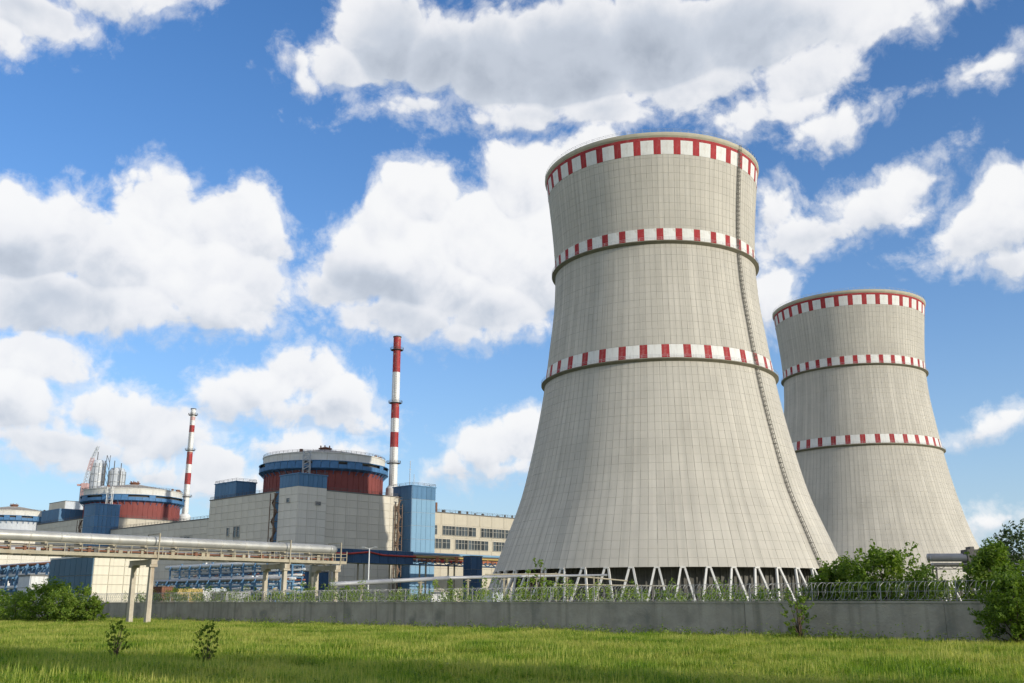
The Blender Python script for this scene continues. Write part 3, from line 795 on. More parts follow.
# ---- nearest reactor unit
b = site('reactor_building', 0, 0, 'nearest reactor building, red drum above pale panelled block with square stair tower', 'reactor building', 'reactor buildings of the station')
core(b, 3.2, 3.2, 70, 80, 49.4)
clad(b, 'r', 3.2, 14.8, 58, 0, 49.4, 6.0, 3.3, M['panel_grey'])
clad(b, 'l', 3.2, 14.8, 80, 0, 49.4, 6.0, 3.3, M['panel_grey'], skip=[(50.5, 57, 30, 36.5)])
roof(b, 3.2, 3.2, 70, 80, 49.4)
core(b, 0.2, 0.2, 14.6, 14.6, 55.0, name='stair_tower')
clad(b, 'r', 0.2, 0.2, 14.6, 0, 50.0, 4.8, 3.35, M['panel_pale'])
clad(b, 'l', 0.2, 0.2, 14.6, 0, 50.0, 4.8, 3.35, M['panel_pale'])
clad(b, 'r', 0.2, 0.2, 14.6, 50.0, 55.2, 2.4, 5.2, M['panel_blue'], 'blue_sheet')
clad(b, 'l', 0.2, 0.2, 14.6, 50.0, 55.2, 2.4, 5.2, M['panel_blue'], 'blue_sheet')
roof(b, 0.2, 0.2, 14.6, 14.6, 55.2, M['panel_blue'])
core(b, 4.4, 59, 15, 78.5, 57.0, name='rooftop_room', z0=49.9)
clad(b, 'l', 4.4, 59, 78.5, 50, 57.0, 3.25, 7.0, M['panel_blue'], 'blue_sheet'); clad(b, 'r', 59, 4.4, 15, 50, 57.0, 3.5, 7.0, M['panel_blue'], 'blue_sheet')
roof(b, 4.4, 59, 15, 78.5, 57.0, M['panel_blue'])
drum(b, 39.5, 39.0, 49.5, 1)
for a in (50.9, 53.9): window(b, 'l', 3.2, a, 31.2, 2.2, 4.6, 1)
window(b, 'l', 3.02, 60, 32, 1.8, 3.6, 1)
window(b, 'l', 0.02, 6.0, 43.6, 2.0, 1.6, 1); window(b, 'r', 0.02, 9.0, 42.6, 2.6, 1.4, 1)
q = MB(); q.box(3.0 - 1.6, 15.2, 0, 3.0, 19.6, 49.0); q.build('stair_shaft', M['panel_blue'], b)
s_ = stairs_mesh(48, 2.4, 3.4); s_.build('outside_stair', M['stair_steel'], b, (-1.4, 15.6, 0.0))
s_ = stairs_mesh(46, 2.2, 2.6); s_.build('outside_stair', M['stair_steel'], b, (54.2, -0.2, 0.0))

# ---- blue lift tower and the hall with window rows
b = site('lift_tower', 57.6, -5.4, 'tall light blue sheet clad tower with darker top beside the lit facade', 'tower block')
core(b, 0.2, 0.2, 14.4, 14, 54.2)
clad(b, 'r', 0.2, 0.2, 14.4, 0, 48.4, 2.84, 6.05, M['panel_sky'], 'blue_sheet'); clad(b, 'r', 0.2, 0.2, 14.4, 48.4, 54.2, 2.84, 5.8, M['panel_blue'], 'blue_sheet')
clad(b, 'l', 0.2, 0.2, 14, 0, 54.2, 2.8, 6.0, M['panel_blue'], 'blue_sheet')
roof(b, 0.2, 0.2, 14.4, 14, 54.2, M['panel_blue'])
q = MB(); q.bar((1.0, 3, 54), (1.0, 3, 66), 0.22); q.bar((3.5, 3, 54), (3.5, 3, 60), 0.15); q.bar((0.2, 3, 62), (1.8, 3, 62), 0.12); q.build('mast', M['steel'], b)

b = site('turbine_hall', 72.3, 0.4, 'long cream hall with two rows of windows receding behind the cooling tower', 'hall')
core(b, 0, 0.2, 92, 60, 43.6)
rows = [(33.4, 4.2), (27.0, 4.4)]
wins = []
x = 1.0
while x < 62:
    for z, h in rows: wins.append((x, z, 7.7, h, 4))
    x += 8.36
op = [(0, 92, 31.0, 36.0), (0, 92, 23.2, 28.2)]
for z0, z1 in ((0, 8.9), (8.9, 17.8), (17.8, 26.75), (32.05, 33.15), (38.25, 43.6)): clad(b, 'r', 0.2, 0, 92, z0, z1, 8.36, z1 - z0, M['panel_cream'])
for z, h in rows: clad(b, 'r', 0.2, 0, 92, z - 0.2, z + h + .6, 8.36, h + .8, M['panel_cream'], 'window_strip_panel', t=0.05)
for i, (a, z, w, h, p) in enumerate(wins): window(b, 'r', 0.14, a, z, w if i % 3 else w * .62, h, p if i % 3 else 2)
roof(b, 0, 0.2, 92, 60, 43.6)
q = MB()
rr = random.Random(5)
for k in range(16):
    x = 2 + k * 5.2; h = rr.uniform(.5, 1.7); s = rr.uniform(.25, .7); q.box(x, 3, 44, x + s * 2, 3 + s * 2, 44.1 + h)
q.build('roof_unit', M['dark_steel'], b)
q = MB(); q.box(3.4, 2, 44, 4.2, 2.8, 48.4); q.box(6.6, 2, 44, 7.6, 3, 48.6); q.build('roof_stack', M['rust'], b)

# ---- linking block between the units
b = site('linking_block', 10, 80.3, 'long low grey panelled block between the two nearest reactor units', 'industrial building')
core(b, 0.2, 0, 40, 124, 42.0)
clad(b, 'l', 0.2, 0, 124, 0, 42.0, 7.0, 3.5, M['panel_grey'], skip=[(30, 44, 31, 34.9)])
for a in (31, 34.3, 37.6): window(b, 'l', 0.2, a, 31.7, 2.6, 2.6, 2)
roof(b, 0.2, 0, 40, 124, 42.0)
core(b, 3, 0.3, 20, 14, 46.4, name='rooftop_room', z0=42.5)
clad(b, 'l', 3, 0.3, 14, 42.6, 46.4, 2.8, 3.8, M['panel_blue'], 'blue_sheet')

# ---- second reactor unit
b = site('reactor_building', 0, 0, 'second reactor building farther left, red drum behind a blue stair tower', 'reactor building', 'reactor buildings of the station', unit=1)
core(b, 3.2, 3.2, 70, 92, 49.4)
clad(b, 'r', 3.2, 14.8, 60, 36, 49.4, 6.0, 3.3, M['panel_cream'])
clad(b, 'l', 3.2, 14.8, 92, 30, 49.4, 6.0, 3.3, M['panel_grey'])
roof(b, 3.2, 3.2, 70, 92, 49.4)
core(b, 0.2, 0.2, 14.6, 14.6, 56.0, name='stair_tower')
for f in 'rl': clad(b, f, 0.2, 0.2, 14.6, 0, 56.2, 2.4, 6.2, M['panel_blue'], 'blue_sheet')
roof(b, 0.2, 0.2, 14.6, 14.6, 56.2, M['panel_blue'], rail=False)
core(b, 4.4, 62, 30, 90, 58.0, name='rooftop_room', z0=49.9)
clad(b, 'l', 4.4, 62, 90, 50, 58.0, 3.5, 8.0, M['panel_blue'], 'blue_sheet'); clad(b, 'r', 62, 4.4, 30, 50, 58.0, 3.2, 8.0, M['panel_blue'], 'blue_sheet')
drum(b, 39.5, 39.0, 49.5, 2)
s_ = stairs_mesh(48, 2.4, 3.4); s_.build('outside_stair', M['stair_steel'], b, (-1.4, 15.6, 0.0))

# ---- third unit, pale drum
b = site('reactor_building', 0, 0, 'third reactor building at the left edge with pale drum and blue gallery', 'reactor building', 'reactor buildings of the station', unit=2)
core(b, 3.2, 3.2, 70, 92, 49.4)
clad(b, 'r', 3.2, 14.8, 60, 36, 49.4, 6.0, 3.3, M['panel_pale']); clad(b, 'l', 3.2, 14.8, 92, 36, 49.4, 6.0, 3.3, M['panel_grey'])
drum(b, 39.5, 39.0, 49.5, 3, M['pale'])

# ---- ventilation stacks
def stack(x, y, unit, label, bands, top, base_r, top_r, platforms):
    b = site('ventilation_stack', x, y, label, 'chimney', 'striped ventilation stacks', unit)
    def rad(z): return base_r + (top_r - base_r) * max(0, (z - 10)) / (top - 10)
    for z0, z1, mt in bands:
        q = MB(); q.lathe([(rad(z0), z0), (rad((z0+z1)/2), (z0+z1)/2), (rad(z1), z1)], 28)
        q.build('painted_section', mt, b, smooth=True)
    q = MB(); q.lathe([(top_r + .02, top - .6), (top_r + .25, top - .5), (top_r + .25, top), (top_r - .3, top), (top_r - .3, top - 6)], 28); q.build('rim', M['dark_steel'], b)
    q = MB(); q.lathe([(base_r + 1.2, 0), (base_r + 1.2, 57), (base_r + .05, 58.5)], 28); q.build('base', M['stack_white'], b)
    for z in platforms:
        q = MB(); r_ = rad(z)
        q.lathe([(r_ + .02, z), (r_ + 1.2, z), (r_ + 1.2, z + .25), (r_ + .02, z + .25)], 24)
        for zz in (z + 1.3, z + .8): q.tube([((r_+1.45)*math.cos(2*math.pi*k/24), (r_+1.45)*math.sin(2*math.pi*k/24), zz) for k in range(24)], .07, 3, closed=True)
        for k in range(12):
            t = 2*math.pi*k/12; q.bar(((r_+1.45)*math.cos(t), (r_+1.45)*math.sin(t), z), ((r_+1.45)*math.cos(t), (r_+1.45)*math.sin(t), z + 1.3), .1)
        q.build('platform', M['dark_steel'], b)
    for sgn in (1, -1):
        q = MB(); a0 = R(-45 + 90 * sgn)
        for s in (-.35, .35):
            for k in range(int(top // 6)):
                z = k * 6; z1 = min(top, z + 6)
                q.bar(((rad(z)+.5)*math.cos(a0) - s*math.sin(a0), (rad(z)+.5)*math.sin(a0) + s*math.cos(a0), z), ((rad(z1)+.5)*math.cos(a0) - s*math.sin(a0), (rad(z1)+.5)*math.sin(a0) + s*math.cos(a0), z1), .12)
        for z in np.arange(50, top, 1.2): q.bar(((rad(z)+.5)*math.cos(a0) - .6*math.sin(a0), (rad(z)+.5)*math.sin(a0) + .6*math.cos(a0), z), ((rad(z)+1.1)*math.cos(a0), (rad(z)+1.1)*math.sin(a0), z), .1)
        q.build('ladder', M['dark_steel'], b)
SR, SW = M['stack_red'], M['stack_white']
stack(75.1, 31, 0, 'taller looking red and white striped stack rising behind the lit reactor facade',
      [(0, 77.7, SW), (77.7, 85.3, SR), (85.3, 92.4, SW), (92.4, 100.2, SR), (100.2, 116.3, SW), (116.3, 135.4, SR)], 135.4, 2.3, 1.9, (69.5, 100.2, 128))
stack(80.6, 50.9, 1, 'smaller looking striped stack standing right of the second red drum',
      [(0, 77.7, SW), (77.7, 85.2, SR), (85.2, 91, SW), (91, 99.3, SR), (99.3, 112.4, SW), (112.4, 117.2, SR), (117.2, 120.5, SW), (120.5, 123, M['faded_hazed_red']), (123, 128.6, SW)], 128.6, 2.5, 1.6, (69.5, 100.2, 124))

# ------------------------------------------------------------------ boundary wall with razor wire
WALL_H = 2.1
wall = tag(empty('concrete_wall', wall_pt(-67), math.atan2(W_DIR.y, W_DIR.x)), 'long low grey stained concrete boundary wall across the field', 'wall')
rr = random.Random(3)
s = -162.0
while s < 26:
    ln = 11.7; mb = MB(); x0 = s + 67
    z = WALL_H + rr.uniform(-.012, .012); o = rr.uniform(-.012, .012)
    mb.box(x0 + .012, -.15 + o, -.3, x0 + ln - .012, .15 + o, z - .12)
    mb.build('wall_section', M['wall_concrete'], wall)
    mb = MB(); mb.box(x0 + .008, -.19 + o, z - .117, x0 + ln - .008, .19 + o, z); mb.build('coping', M['wall_concrete'], wall)
    s += ln
wire = tag(empty('razor_wire', wall_pt(-67), math.atan2(W_DIR.y, W_DIR.x)), 'coiled razor wire on short posts along the top of the boundary wall', 'razor wire')
mb = MB(); mb.bar((0, 0.06, WALL_H - .05), (0, 0.06, WALL_H + 1.02), .045); pm = mb.mesh('post', M['wire']); x = -94.0
while x < 92: link('post', pm, wire, (x, 0, 0)); x += 4.0
for z in (.99, .5, .06): mb = MB(); mb.bar((-94, 0.04, WALL_H + z), (92, 0.04, WALL_H + z), .018); mb.build('straight_wire', M['wire'], wire)
for hand, ph in ((1, 0.0), (-1, 1.3)):
    mb = MB(); pts = []; n = 15; pitch = 0.52; loops = int(186 / pitch)
    jit = [rr.uniform(-.07, .07) for _ in range(loops + 2)]
    for i in range(loops * n):
        a = hand * 2 * math.pi * i / n + ph; lp = i / n; li = int(lp); j = jit[li] * (1 - (lp - li)) + jit[li + 1] * (lp - li)
        pts.append((-94 + pitch * lp + .10 * math.sin(a) + j * .6, .42 * math.cos(a) + .03, WALL_H + .52 + (.47 + j * .3) * math.sin(a)))
    mb.tube(pts, .011, 3, cap=False)
    mb.build('coil', M['wire'], wire)

# ------------------------------------------------------------------ pipe bridge on concrete trestles
PB_A, PB_E = Vector((-35.4, 98.25, 0)), Vector((0.695, 0.719, 0)).normalized()
bridge = tag(empty('pipe_bridge', PB_A, math.atan2(PB_E.y, PB_E.x)), 'raised pipe bridge with one fat silver pipe on paired concrete columns', 'pipe bridge')
# local x along the bridge, local -y towards the viewer
END = 22.6; BEG = -46.0
mb = MB()
for y in (-1.85, 1.85): mb.box(BEG, y - .12, 6.14, END, y + .12, 6.45)
mb.build('girder', M['trestle'], bridge)
mb = MB(); x = BEG + .5
while x < END: mb.box(x, -1.73, 6.12, x + .16, 1.73, 6.3); x += 1.55
mb.build('cross_beam', M['trestle'], bridge)
# fat insulated pipe in short jacket lengths
x = BEG; sec = MB(); L_ = (END - 1.75 - BEG) / 25
sec.lathe([(0.475, 0.0), (0.475, L_ - .05)], 24); ring = MB(); ring.lathe([(0.47, -.05), (0.492, -.04), (0.492, .05), (0.47, .06)], 24)
sm, rm = sec.mesh('pipe_section', M['pipe'], True), ring.mesh('pipe_band', M['pipe'], True)
pz = 7.72; PY = -1.0; ns = 25
for i in range(ns):
    link('pipe_section', sm, bridge, (x + i * L_, PY, pz), (0, math.pi / 2, 0)); link('pipe_band', rm, bridge, (x + i * L_, PY, pz), (0, math.pi / 2, 0))
xe = x + ns * L_
mb = MB(); pts = [(xe, PY, pz)] + [(xe + .1 + .85 * math.sin(a), PY + .85 * (1 - math.cos(a)), pz) for a in np.linspace(0, math.pi / 2, 9)] + [(xe + .95, 2.4, pz), (xe + .95, 2.9, pz - .2), (xe + .95, 3.1, pz - .8), (xe + .95, 3.1, 0)]
mb.tube(pts, .475, 24); mb.build('elbow', M['pipe'], bridge, smooth=True)
# saddles and clamp posts
mb = MB(); mb.box(-.1, PY - .45, 6.45, .1, PY + .45, pz - .44); sdl = mb.mesh('saddle', M['trestle']); x = BEG + 2
while x < END: link('saddle', sdl, bridge, (x, 0, 0)); x += 3.1
# thin service pipes under the fat one
for (y, z, r_, mt) in ((-1.62, 6.62, .085, 'rust'), (-1.3, 6.72, .11, 'pipe_grey'), (-.6, 6.66, .09, 'pipe_grey'), (.5, 6.75, .14, 'pale'), (.78, 6.95, .08, 'rust'), (-1.5, 6.98, .055, 'dark_steel')):
    mb = MB(); mb.tube([(BEG, y, z), (END - .6 - abs(y), y, z)], r_, 8); mb.build('service_pipe', M[mt], bridge, smooth=True)
# handrail along the near girder
mb = MB()
for z in (6.85, 7.2): mb.bar((BEG, -1.93, z), (END, -1.93, z), .05)
x = BEG + .4
while x < END + .1:
    mb.bar((x, -1.93, 6.4), (x, -1.93, 7.22), .06); x += 1.55
for z in (6.85, 7.2): mb.bar((END, -1.93, z), (END, 1.93, z), .05)
mb.bar((END, -1.93, 6.4), (END, -1.93, 7.5), .08); mb.bar((END, 1.93, 6.4), (END, 1.93, 7.5), .08)
mb.build('handrail', M['trestle'], bridge)
rr = random.Random(9); x = BEG + 1
while x < END:
    h = rr.uniform(.2, .55); mb = MB(); mb.box(x, -1.78, 6.46, x + rr.uniform(.12, .4), -1.5, 6.46 + h); mb.build('valve_box', M[rr.choice(['rust', 'trestle', 'dark_steel', 'pipe_grey', 'trestle'])], bridge); x += rr.uniform(.5, 1.7)
for xs in (-43.5, -29.0, -14.75, 0.0, 14.75, 21.3):
    for y in (-1.8, 1.8):
        mb = MB(); b0, b1 = .24, .19
        mb.add([(xs-b0,y-b0,-.4),(xs+b0,y-b0,-.4),(xs+b0,y+b0,-.4),(xs-b0,y+b0,-.4),(xs-b1,y-b1,5.4),(xs+b1,y-b1,5.4),(xs+b1,y+b1,5.4),(xs-b1,y+b1,5.4)],
               [(0,3,2,1),(4,5,6,7),(0,1,5,4),(1,2,6,5),(2,3,7,6),(3,0,4,7)])
        mb.build('column', M['pole_concrete'], bridge)
    mb = MB(); mb.box(xs - .3, -2.25, 5.5, xs + .3, 2.25, 5.98); mb.box(xs - .38, -2.2, 5.3, xs + .38, -1.4, 5.51); mb.box(xs - .38, 1.4, 5.3, xs + .38, 2.2, 5.51)
    mb.build('cap_beam', M['pole_concrete'], bridge)
    mb = MB(); mb.bar((xs + .45, -2.0, 5.9), (xs + .45, -2.0, 8.45), .11); mb.bar((xs + .45, .3, 6.4), (xs + .45, .3, 8.45), .09); mb.bar((xs + .45, -2.0, 8.4), (xs + .45, .3, 8.4), .09)
    mb.build('pipe_frame', M['trestle'], bridge)

# ------------------------------------------------------------------ works yard between the wall and the buildings
def spot(px, py, Y):
    d, _ = look(px, py); k = Y / d.y
    return Vector((d.x * k, Y, EYE + d.z * k))

# cream and blue shed behind the pipe bridge
sh = tag(empty('cladding_shed', (-90, 220, 0), GRID), 'cream panelled shed with blue side wall behind the pipe bridge columns', 'shed')
core(sh, .2, .2, 13.8, 24, 11.6)
clad(sh, 'r', .2, .2, 13.8, 0, 11.7, 3.4, 1.95, M['panel_ivory']); clad(sh, 'l', .2, .2, 24, 0, 11.7, 3.0, 3.9, M['panel_teal'], 'blue_sheet')
roof(sh, .2, .2, 13.8, 24, 11.7, M['white'], rail=False, over=.2, h=.3)

def pipe_rack(name, loc, rz, label, length, height, levels, pipes, col_mat, group=None, bay=8.0, width=4.0, girders=(), cat='pipe rack', boxes=()):
    """columns in pairs, cross beams per level, pipes = (y, z, radius, material)"""
    b = tag(empty(name, loc, rz), label, cat, group)
    x = 0.0
    cols = MB(); cols.box(-.25, -.25, 0, .25, .25, height); cm = cols.mesh('column', M[col_mat])
    while x <= length + .01:
        for y in (0, width): link('column', cm, b, (x, y, 0))
        for z in levels:
            mb = MB(); mb.box(x - .2, -.6, z - .5, x + .2, width + .6, z - .02); mb.build('cross_beam', M[col_mat], b)
        x += bay
    for (z0, z1, y, mt) in girders:
        mb = MB(); mb.box(-1, y - .12, z0, length + 1, y + .12, z0 + .35); mb.box(-1, y - .12, z1 - .35, length + 1, y + .12, z1)
        k = 0; xx = -1
        while xx < length: 
            a, c = (z0 + .3, z1 - .3) if k % 2 else (z1 - .3, z0 + .3)
            mb.bar((xx, y, a), (xx + 2.4, y, c), .2); xx += 2.4; k += 1
        mb.build('girder', M[mt], b)
    rb = random.Random(len(label))
    for (z, n, h0, h1, cols_) in boxes:              # valves, cabinets and insulated vessels standing on the rack
        for _ in range(n):
            x = rb.uniform(-1, length - 1); w = rb.uniform(.6, 3.2); h = rb.uniform(h0, h1)
            mb = MB(); mb.box(x, -1.0 - rb.random() * .3, z, x + w, -.1, z + h); mb.box(x + w * .3, -1.1, z + h, x + w * .55, -.4, z + h + .3 * h)
            mb.build('equipment_box', M[rb.choice(cols_)], b)
    for (y, z, r_, mt) in pipes:
        mb = MB(); mb.tube([(-1.5, y, z), (length + 1.5, y, z)], r_, 8); mb.build('pipe', M[mt], b, smooth=True)
    return b

# blue rack with white pipes in front of the linking block, left of the stair tower
pipe_rack('pipe_rack', (-72, 352, 0), R(135), 'blue steel pipe rack with white pipes below the long grey block', 92, 16, (6.5, 10.8, 15.0),
          [(-.2, 15.7, .62, 'white'), (1.4, 15.6, .5, 'pale'), (3, 15.8, .7, 'white'), (-.5, 8.5, .35, 'white'), (-.4, 5.6, .45, 'pale'), (-.1, 13.2, .42, 'pale'), (.2, 11.2, .3, 'rust'), (1.2, 11.3, .4, 'white'), (-.3, 9.7, .25, 'orange'), (.2, 6.9, .35, 'panel_sky'), (1.8, 7.0, .4, 'white')],
          'panel_blue', girders=((11.9, 14.3, -.3, 'panel_blue'), (7.6, 9.4, -.3, 'panel_blue')), cat='pipe rack', boxes=((10.8, 26, .6, 1.6, ['rust', 'white', 'panel_blue', 'pale', 'orange']), (6.5, 24, .5, 1.6, ['white', 'pale', 'panel_navy', 'rust']), (15.0, 9, .8, 1.8, ['white', 'pale', 'panel_blue'])))
pipe_rack('pipe_rack', (-64, 300, 0), R(135), 'lower nearer pipe rack with rusty and pale pipes left of the trestles', 78, 9, (5.0, 8.4),
          [(.1, 8.9, .35, 'white'), (1.1, 8.9, .45, 'pale'), (2.4, 8.8, .3, 'rust'), (3.2, 9.1, .5, 'pipe_grey'), (-.2, 7.1, .22, 'panel_sky'), (.1, 5.4, .3, 'white'), (1.6, 5.5, .4, 'pipe_grey')], 'panel_blue', bay=7, boxes=((5.0, 26, .6, 2.0, ['white', 'pale', 'panel_blue', 'panel_navy', 'rust', 'yellow']), (8.4, 8, .5, 1.3, ['white', 'panel_navy', 'pale'])))
pipe_rack('pipe_rack', (-112, 262, 0), R(135), 'blue rack with white vessels and pipes at the left edge below the bridge', 62, 12, (5.5, 9.0, 11.6),
          [(0, 12.1, .4, 'white'), (1.5, 12.2, .5, 'pale'), (3, 12.0, .35, 'rust'), (-.1, 9.5, .35, 'panel_sky'), (.6, 9.5, .4, 'white'), (0, 6.1, .4, 'pale'), (2, 6.2, .5, 'white')], 'panel_blue', bay=7,
          girders=((9.6, 11.2, -.3, 'panel_blue'),), boxes=((5.5, 22, .6, 2.2, ['white', 'pale', 'panel_navy', 'panel_blue', 'rust']), (9.0, 16, .5, 1.6, ['panel_navy', 'white', 'panel_blue', 'pale'])))

def low_building(name, x, y, rz, w, d, h, m1, m2, label, cat, pw=3.0, ph=None, win=None, group=None, rf='roof'):
    b = tag(empty(name, (x, y, 0), rz), label, cat, group)
    core(b, .2, .2, w, d, h)
    clad(b, 'r', .2, .2, w, 0, h, pw, ph or h, M[m1]); clad(b, 'l', .2, .2, d, 0, h, pw, ph or h, M[m2])
    roof(b, .2, .2, w, d, h, M[rf], rail=False, over=.3, h=.35)
    if win:
        f, z, ww, hh, n, step, a0 = win
        for k in range(n): window(b, f, .02, a0 + k * step, z, ww, hh, 2)
    return b
low_building('workshop', -85, 383, GRID, 20, 66, 13.5, 'panel_navy', 'panel_navy', 'dark blue workshop under the grey reactor block left of the trestles', 'workshop', 5.5, 4.5)
low_building('workshop', -153, 330, GRID, 18, 70, 14.2, 'panel_navy', 'panel_navy', 'blue workshop at the left edge below the pipe bridge', 'workshop', 5.0, 4.8, ('l', 9.6, 3.4, 2.0, 9, 7, 3))
low_building('workshop', -228, 425, GRID, 40, 120, 24.0, 'panel_pale', 'panel_pale', 'pale long hall behind the blue workshop at the left edge', 'hall', 6.0, 4.0, ('l', 17.5, 4.0, 2.2, 10, 9, 4))
low_building('white_shed', -121, 258, GRID, 6.5, 8, 8.6, 'white', 'pale', 'small white shed above the left bush', 'shed', 3.2, 2.9)
low_building('switch_house', -17.2, 430, GRID, 6.5, 5, 21, 'panel_navy', 'panel_navy', 'narrow dark blue building in front of the cream hall', 'building', 3.1, 5.5)
# goods standing in the yard, only their tops show over the wall
def container(x, y, rz, w, d, h, mt, label, name='storage_container', cat='container'):
    b = tag(empty(name, (x, y, 0), rz), label, cat)
    mb = MB(); mb.box(.08, .08, .1, w - .08, d - .08, h - .08)
    n = int(w / .6)
    for k in range(n): mb.box(.1 + k * (w - .2) / n, -.0, .25, .1 + (k + .5) * (w - .2) / n, .09, h - .2)
    n = int(d / .6)
    for k in range(n): mb.box(-.0, .1 + k * (d - .2) / n, .25, .09, .1 + (k + .5) * (d - .2) / n, h - .2)
    mb.build('body', M[mt], b)
    mb = MB()
    for X in (0, w): 
        for Y_ in (0, d): mb.box(X - .1, Y_ - .1, 0, X + .1, Y_ + .1, h)
    for Y_ in (0, d): mb.box(-.1, Y_ - .1, h - .14, w + .1, Y_ + .1, h + .06)
    for X in (0, w): mb.box(X - .11, -.1, h - .13, X + .11, d + .1, h + .07)
    mb.build('frame', M[mt], b)
for (px, Y, w, d, h, mt, lb) in ((178, 270, 7, 5, 5.6, 'yellow', 'yellow container in the yard below the blue pipe rack'), (192, 275, 6, 8, 5.2, 'white', 'white container right of the yellow one in the yard'),
                                 (206, 280, 6, 4, 5.8, 'pale', 'pale grey container third from the cream shed'), (162, 262, 3, 5, 6.0, 'rust', 'rust brown container beside the cream shed'),
                                 (226, 265, 7, 7, 4.8, 'pipe_grey', 'grey container farthest right in the yard below the pipe rack'), (432, 300, 8, 5, 4.4, 'white', 'white container behind the wall in front of the blue tower'),
                                 (444, 310, 5, 6, 5.2, 'panel_pale', 'tall off-white container next to the narrow blue building'), (493, 270, 4, 4, 4.6, 'pale', 'pale container left of the big cooling tower foot')):
    c = spot(px, 590, Y); container(c.x, Y, GRID, w, d, h, mt, lb)

# pipe gallery in front of the main facade: blue clad part, then open rack with coloured pipes
gx = (-70.0, 395.0, 0)
gal = pipe_rack('pipe_gallery', gx, GRID, 'high pipe gallery with blue cladding and yellow, orange and red pipes', 112, 18.4, (18.4,),
    [(-.3, 20.6, .42, 'yellow'), (.9, 20.9, .5, 'orange'), (2.2, 20.4, .45, 'rust'), (3.2, 21.0, .5, 'red'), (-.4, 19.4, .36, 'orange'), (.6, 19.2, .4, 'pale'), (2.6, 19.3, .4, 'yellow'), (-.5, 21.9, .55, 'panel_sky'), (1.6, 22.1, .5, 'pale')],
    'trestle', bay=16.0, girders=((17.3, 19.0, -.7, 'panel_navy'), (17.3, 19.0, 4.4, 'panel_navy')), cat='pipe gallery')
q = MB(); q.box(-4, -1.2, 17.2, 40, 5.0, 22.6); q.build('clad_tunnel', M['joint'], gal)
clad(gal, 'r', -1.2, -4, 40, 17.2, 22.6, 4.4, 5.4, M['panel_navy'], 'blue_sheet')
q = MB(); q.tube([(-3, -1.7, 20.6), (8, -1.7, 20.7), (17, -1.7, 21.6), (24, -1.7, 20.6), (41, -1.7, 20.5)], .35, 8); q.build('pipe', M['red'], gal)
rr = random.Random(4)
for k in range(26):
    x = 42 + k * 2.7; q = MB(); h = rr.uniform(.8, 2.6); q.box(x, -1.0, 18.6, x + rr.uniform(.5, 1.6), -.6, 18.6 + h)
    q.build('valve_box', M[rr.choice(['rust', 'yellow', 'orange', 'pale', 'panel_navy', 'red'])], gal)

# silver pipe running low behind the wall towards the big tower
pts = [spot(330, 584.5, 108), spot(392, 581, 116), spot(448, 578, 125), spot(520, 576.3, 146), spot(606, 575.2, 178)]
lp = tag(empty('ground_pipe', (pts[0].x, pts[0].y, 0)), 'long silver pipe on posts running behind the wall towards the large tower', 'pipe')
o = Vector((pts[0].x, pts[0].y, 0))
for a, b_ in zip(pts[:-1], pts[1:]):
    rp = .28 - .025 * pts.index(b_); mb = MB(); mb.tube([a - o, b_ - o], rp, 16); mb.build('pipe_section', M['pipe_grey'], lp, smooth=True)
    mb = MB(); d = (b_ - a).normalized(); mb.tube([b_ - o - d * .12, b_ - o + d * .12], rp + .04, 16); mb.build('flange', M['steel'], lp)
    n = max(1, int((b_ - a).length / 9))
    for k in range(n):
        c = a.lerp(b_, (k + .5) / n) - o; mb = MB(); mb.box(c.x - .12, c.y - .12, -.2, c.x + .12, c.y + .12, c.z - .2); mb.box(c.x - .35, c.y - .15, c.z - .42, c.x + .35, c.y + .15, c.z - .3); mb.build('support', M['trestle'], lp)
# thin cream pipe frame before the tower columns
a, b_ = spot(556, 572, 205), spot(598, 573, 212)
fr = tag(empty('pipe_stand', (a.x, a.y, 0)), 'thin cream pipe frame standing before the left tower columns', 'pipe stand'); o = Vector((a.x, a.y, 0))
mb = MB(); mb.bar(Vector((0, 0, -.2)), Vector((0, 0, a.z - .1)), .2); c = b_ - o; mb.bar(Vector((c.x, c.y, -.2)), Vector((c.x, c.y, c.z - .4)), .2); mb.build('post', M['trestle'], fr)
mb = MB(); mb.tube([Vector((-14, -4, a.z - .6)), Vector((0, 0, a.z - .4)), Vector((c.x + 6, c.y, c.z - 1.6))], .15, 8); mb.tube([Vector((0, .6, a.z - 2.4)), Vector((c.x + 14, c.y, c.z - 2.6))], .12, 8); mb.build('pipe', M['trestle'], fr)

# grey pipe gallery before the far tower
g2 = pipe_rack('pipe_gallery', (154, 372, -1.6), R(-4), 'grey pipe gallery crossing in front of the far cooling tower', 150, 16.2, (16.0,),
    [(.3, 19.4, 1.25, 'pipe_grey'), (3.6, 19.8, 1.4, 'pipe_grey'), (.1, 17.0, .7, 'steel'), (3, 17.1, .5, 'rust')], 'dark_steel', bay=18.0, cat='pipe gallery', girders=((15.3, 17.2, -.9, 'dark_steel'),))
q = MB(); q.box(11, -2, 14.6, 15.5, 5, 22.4); q.box(12.2, -1.5, 22.4, 13.6, 3, 23.4); q.box(16.6, -1.6, 17, 17.6, 3, 22.8); q.build('valve_house', M['dark_steel'], g2)

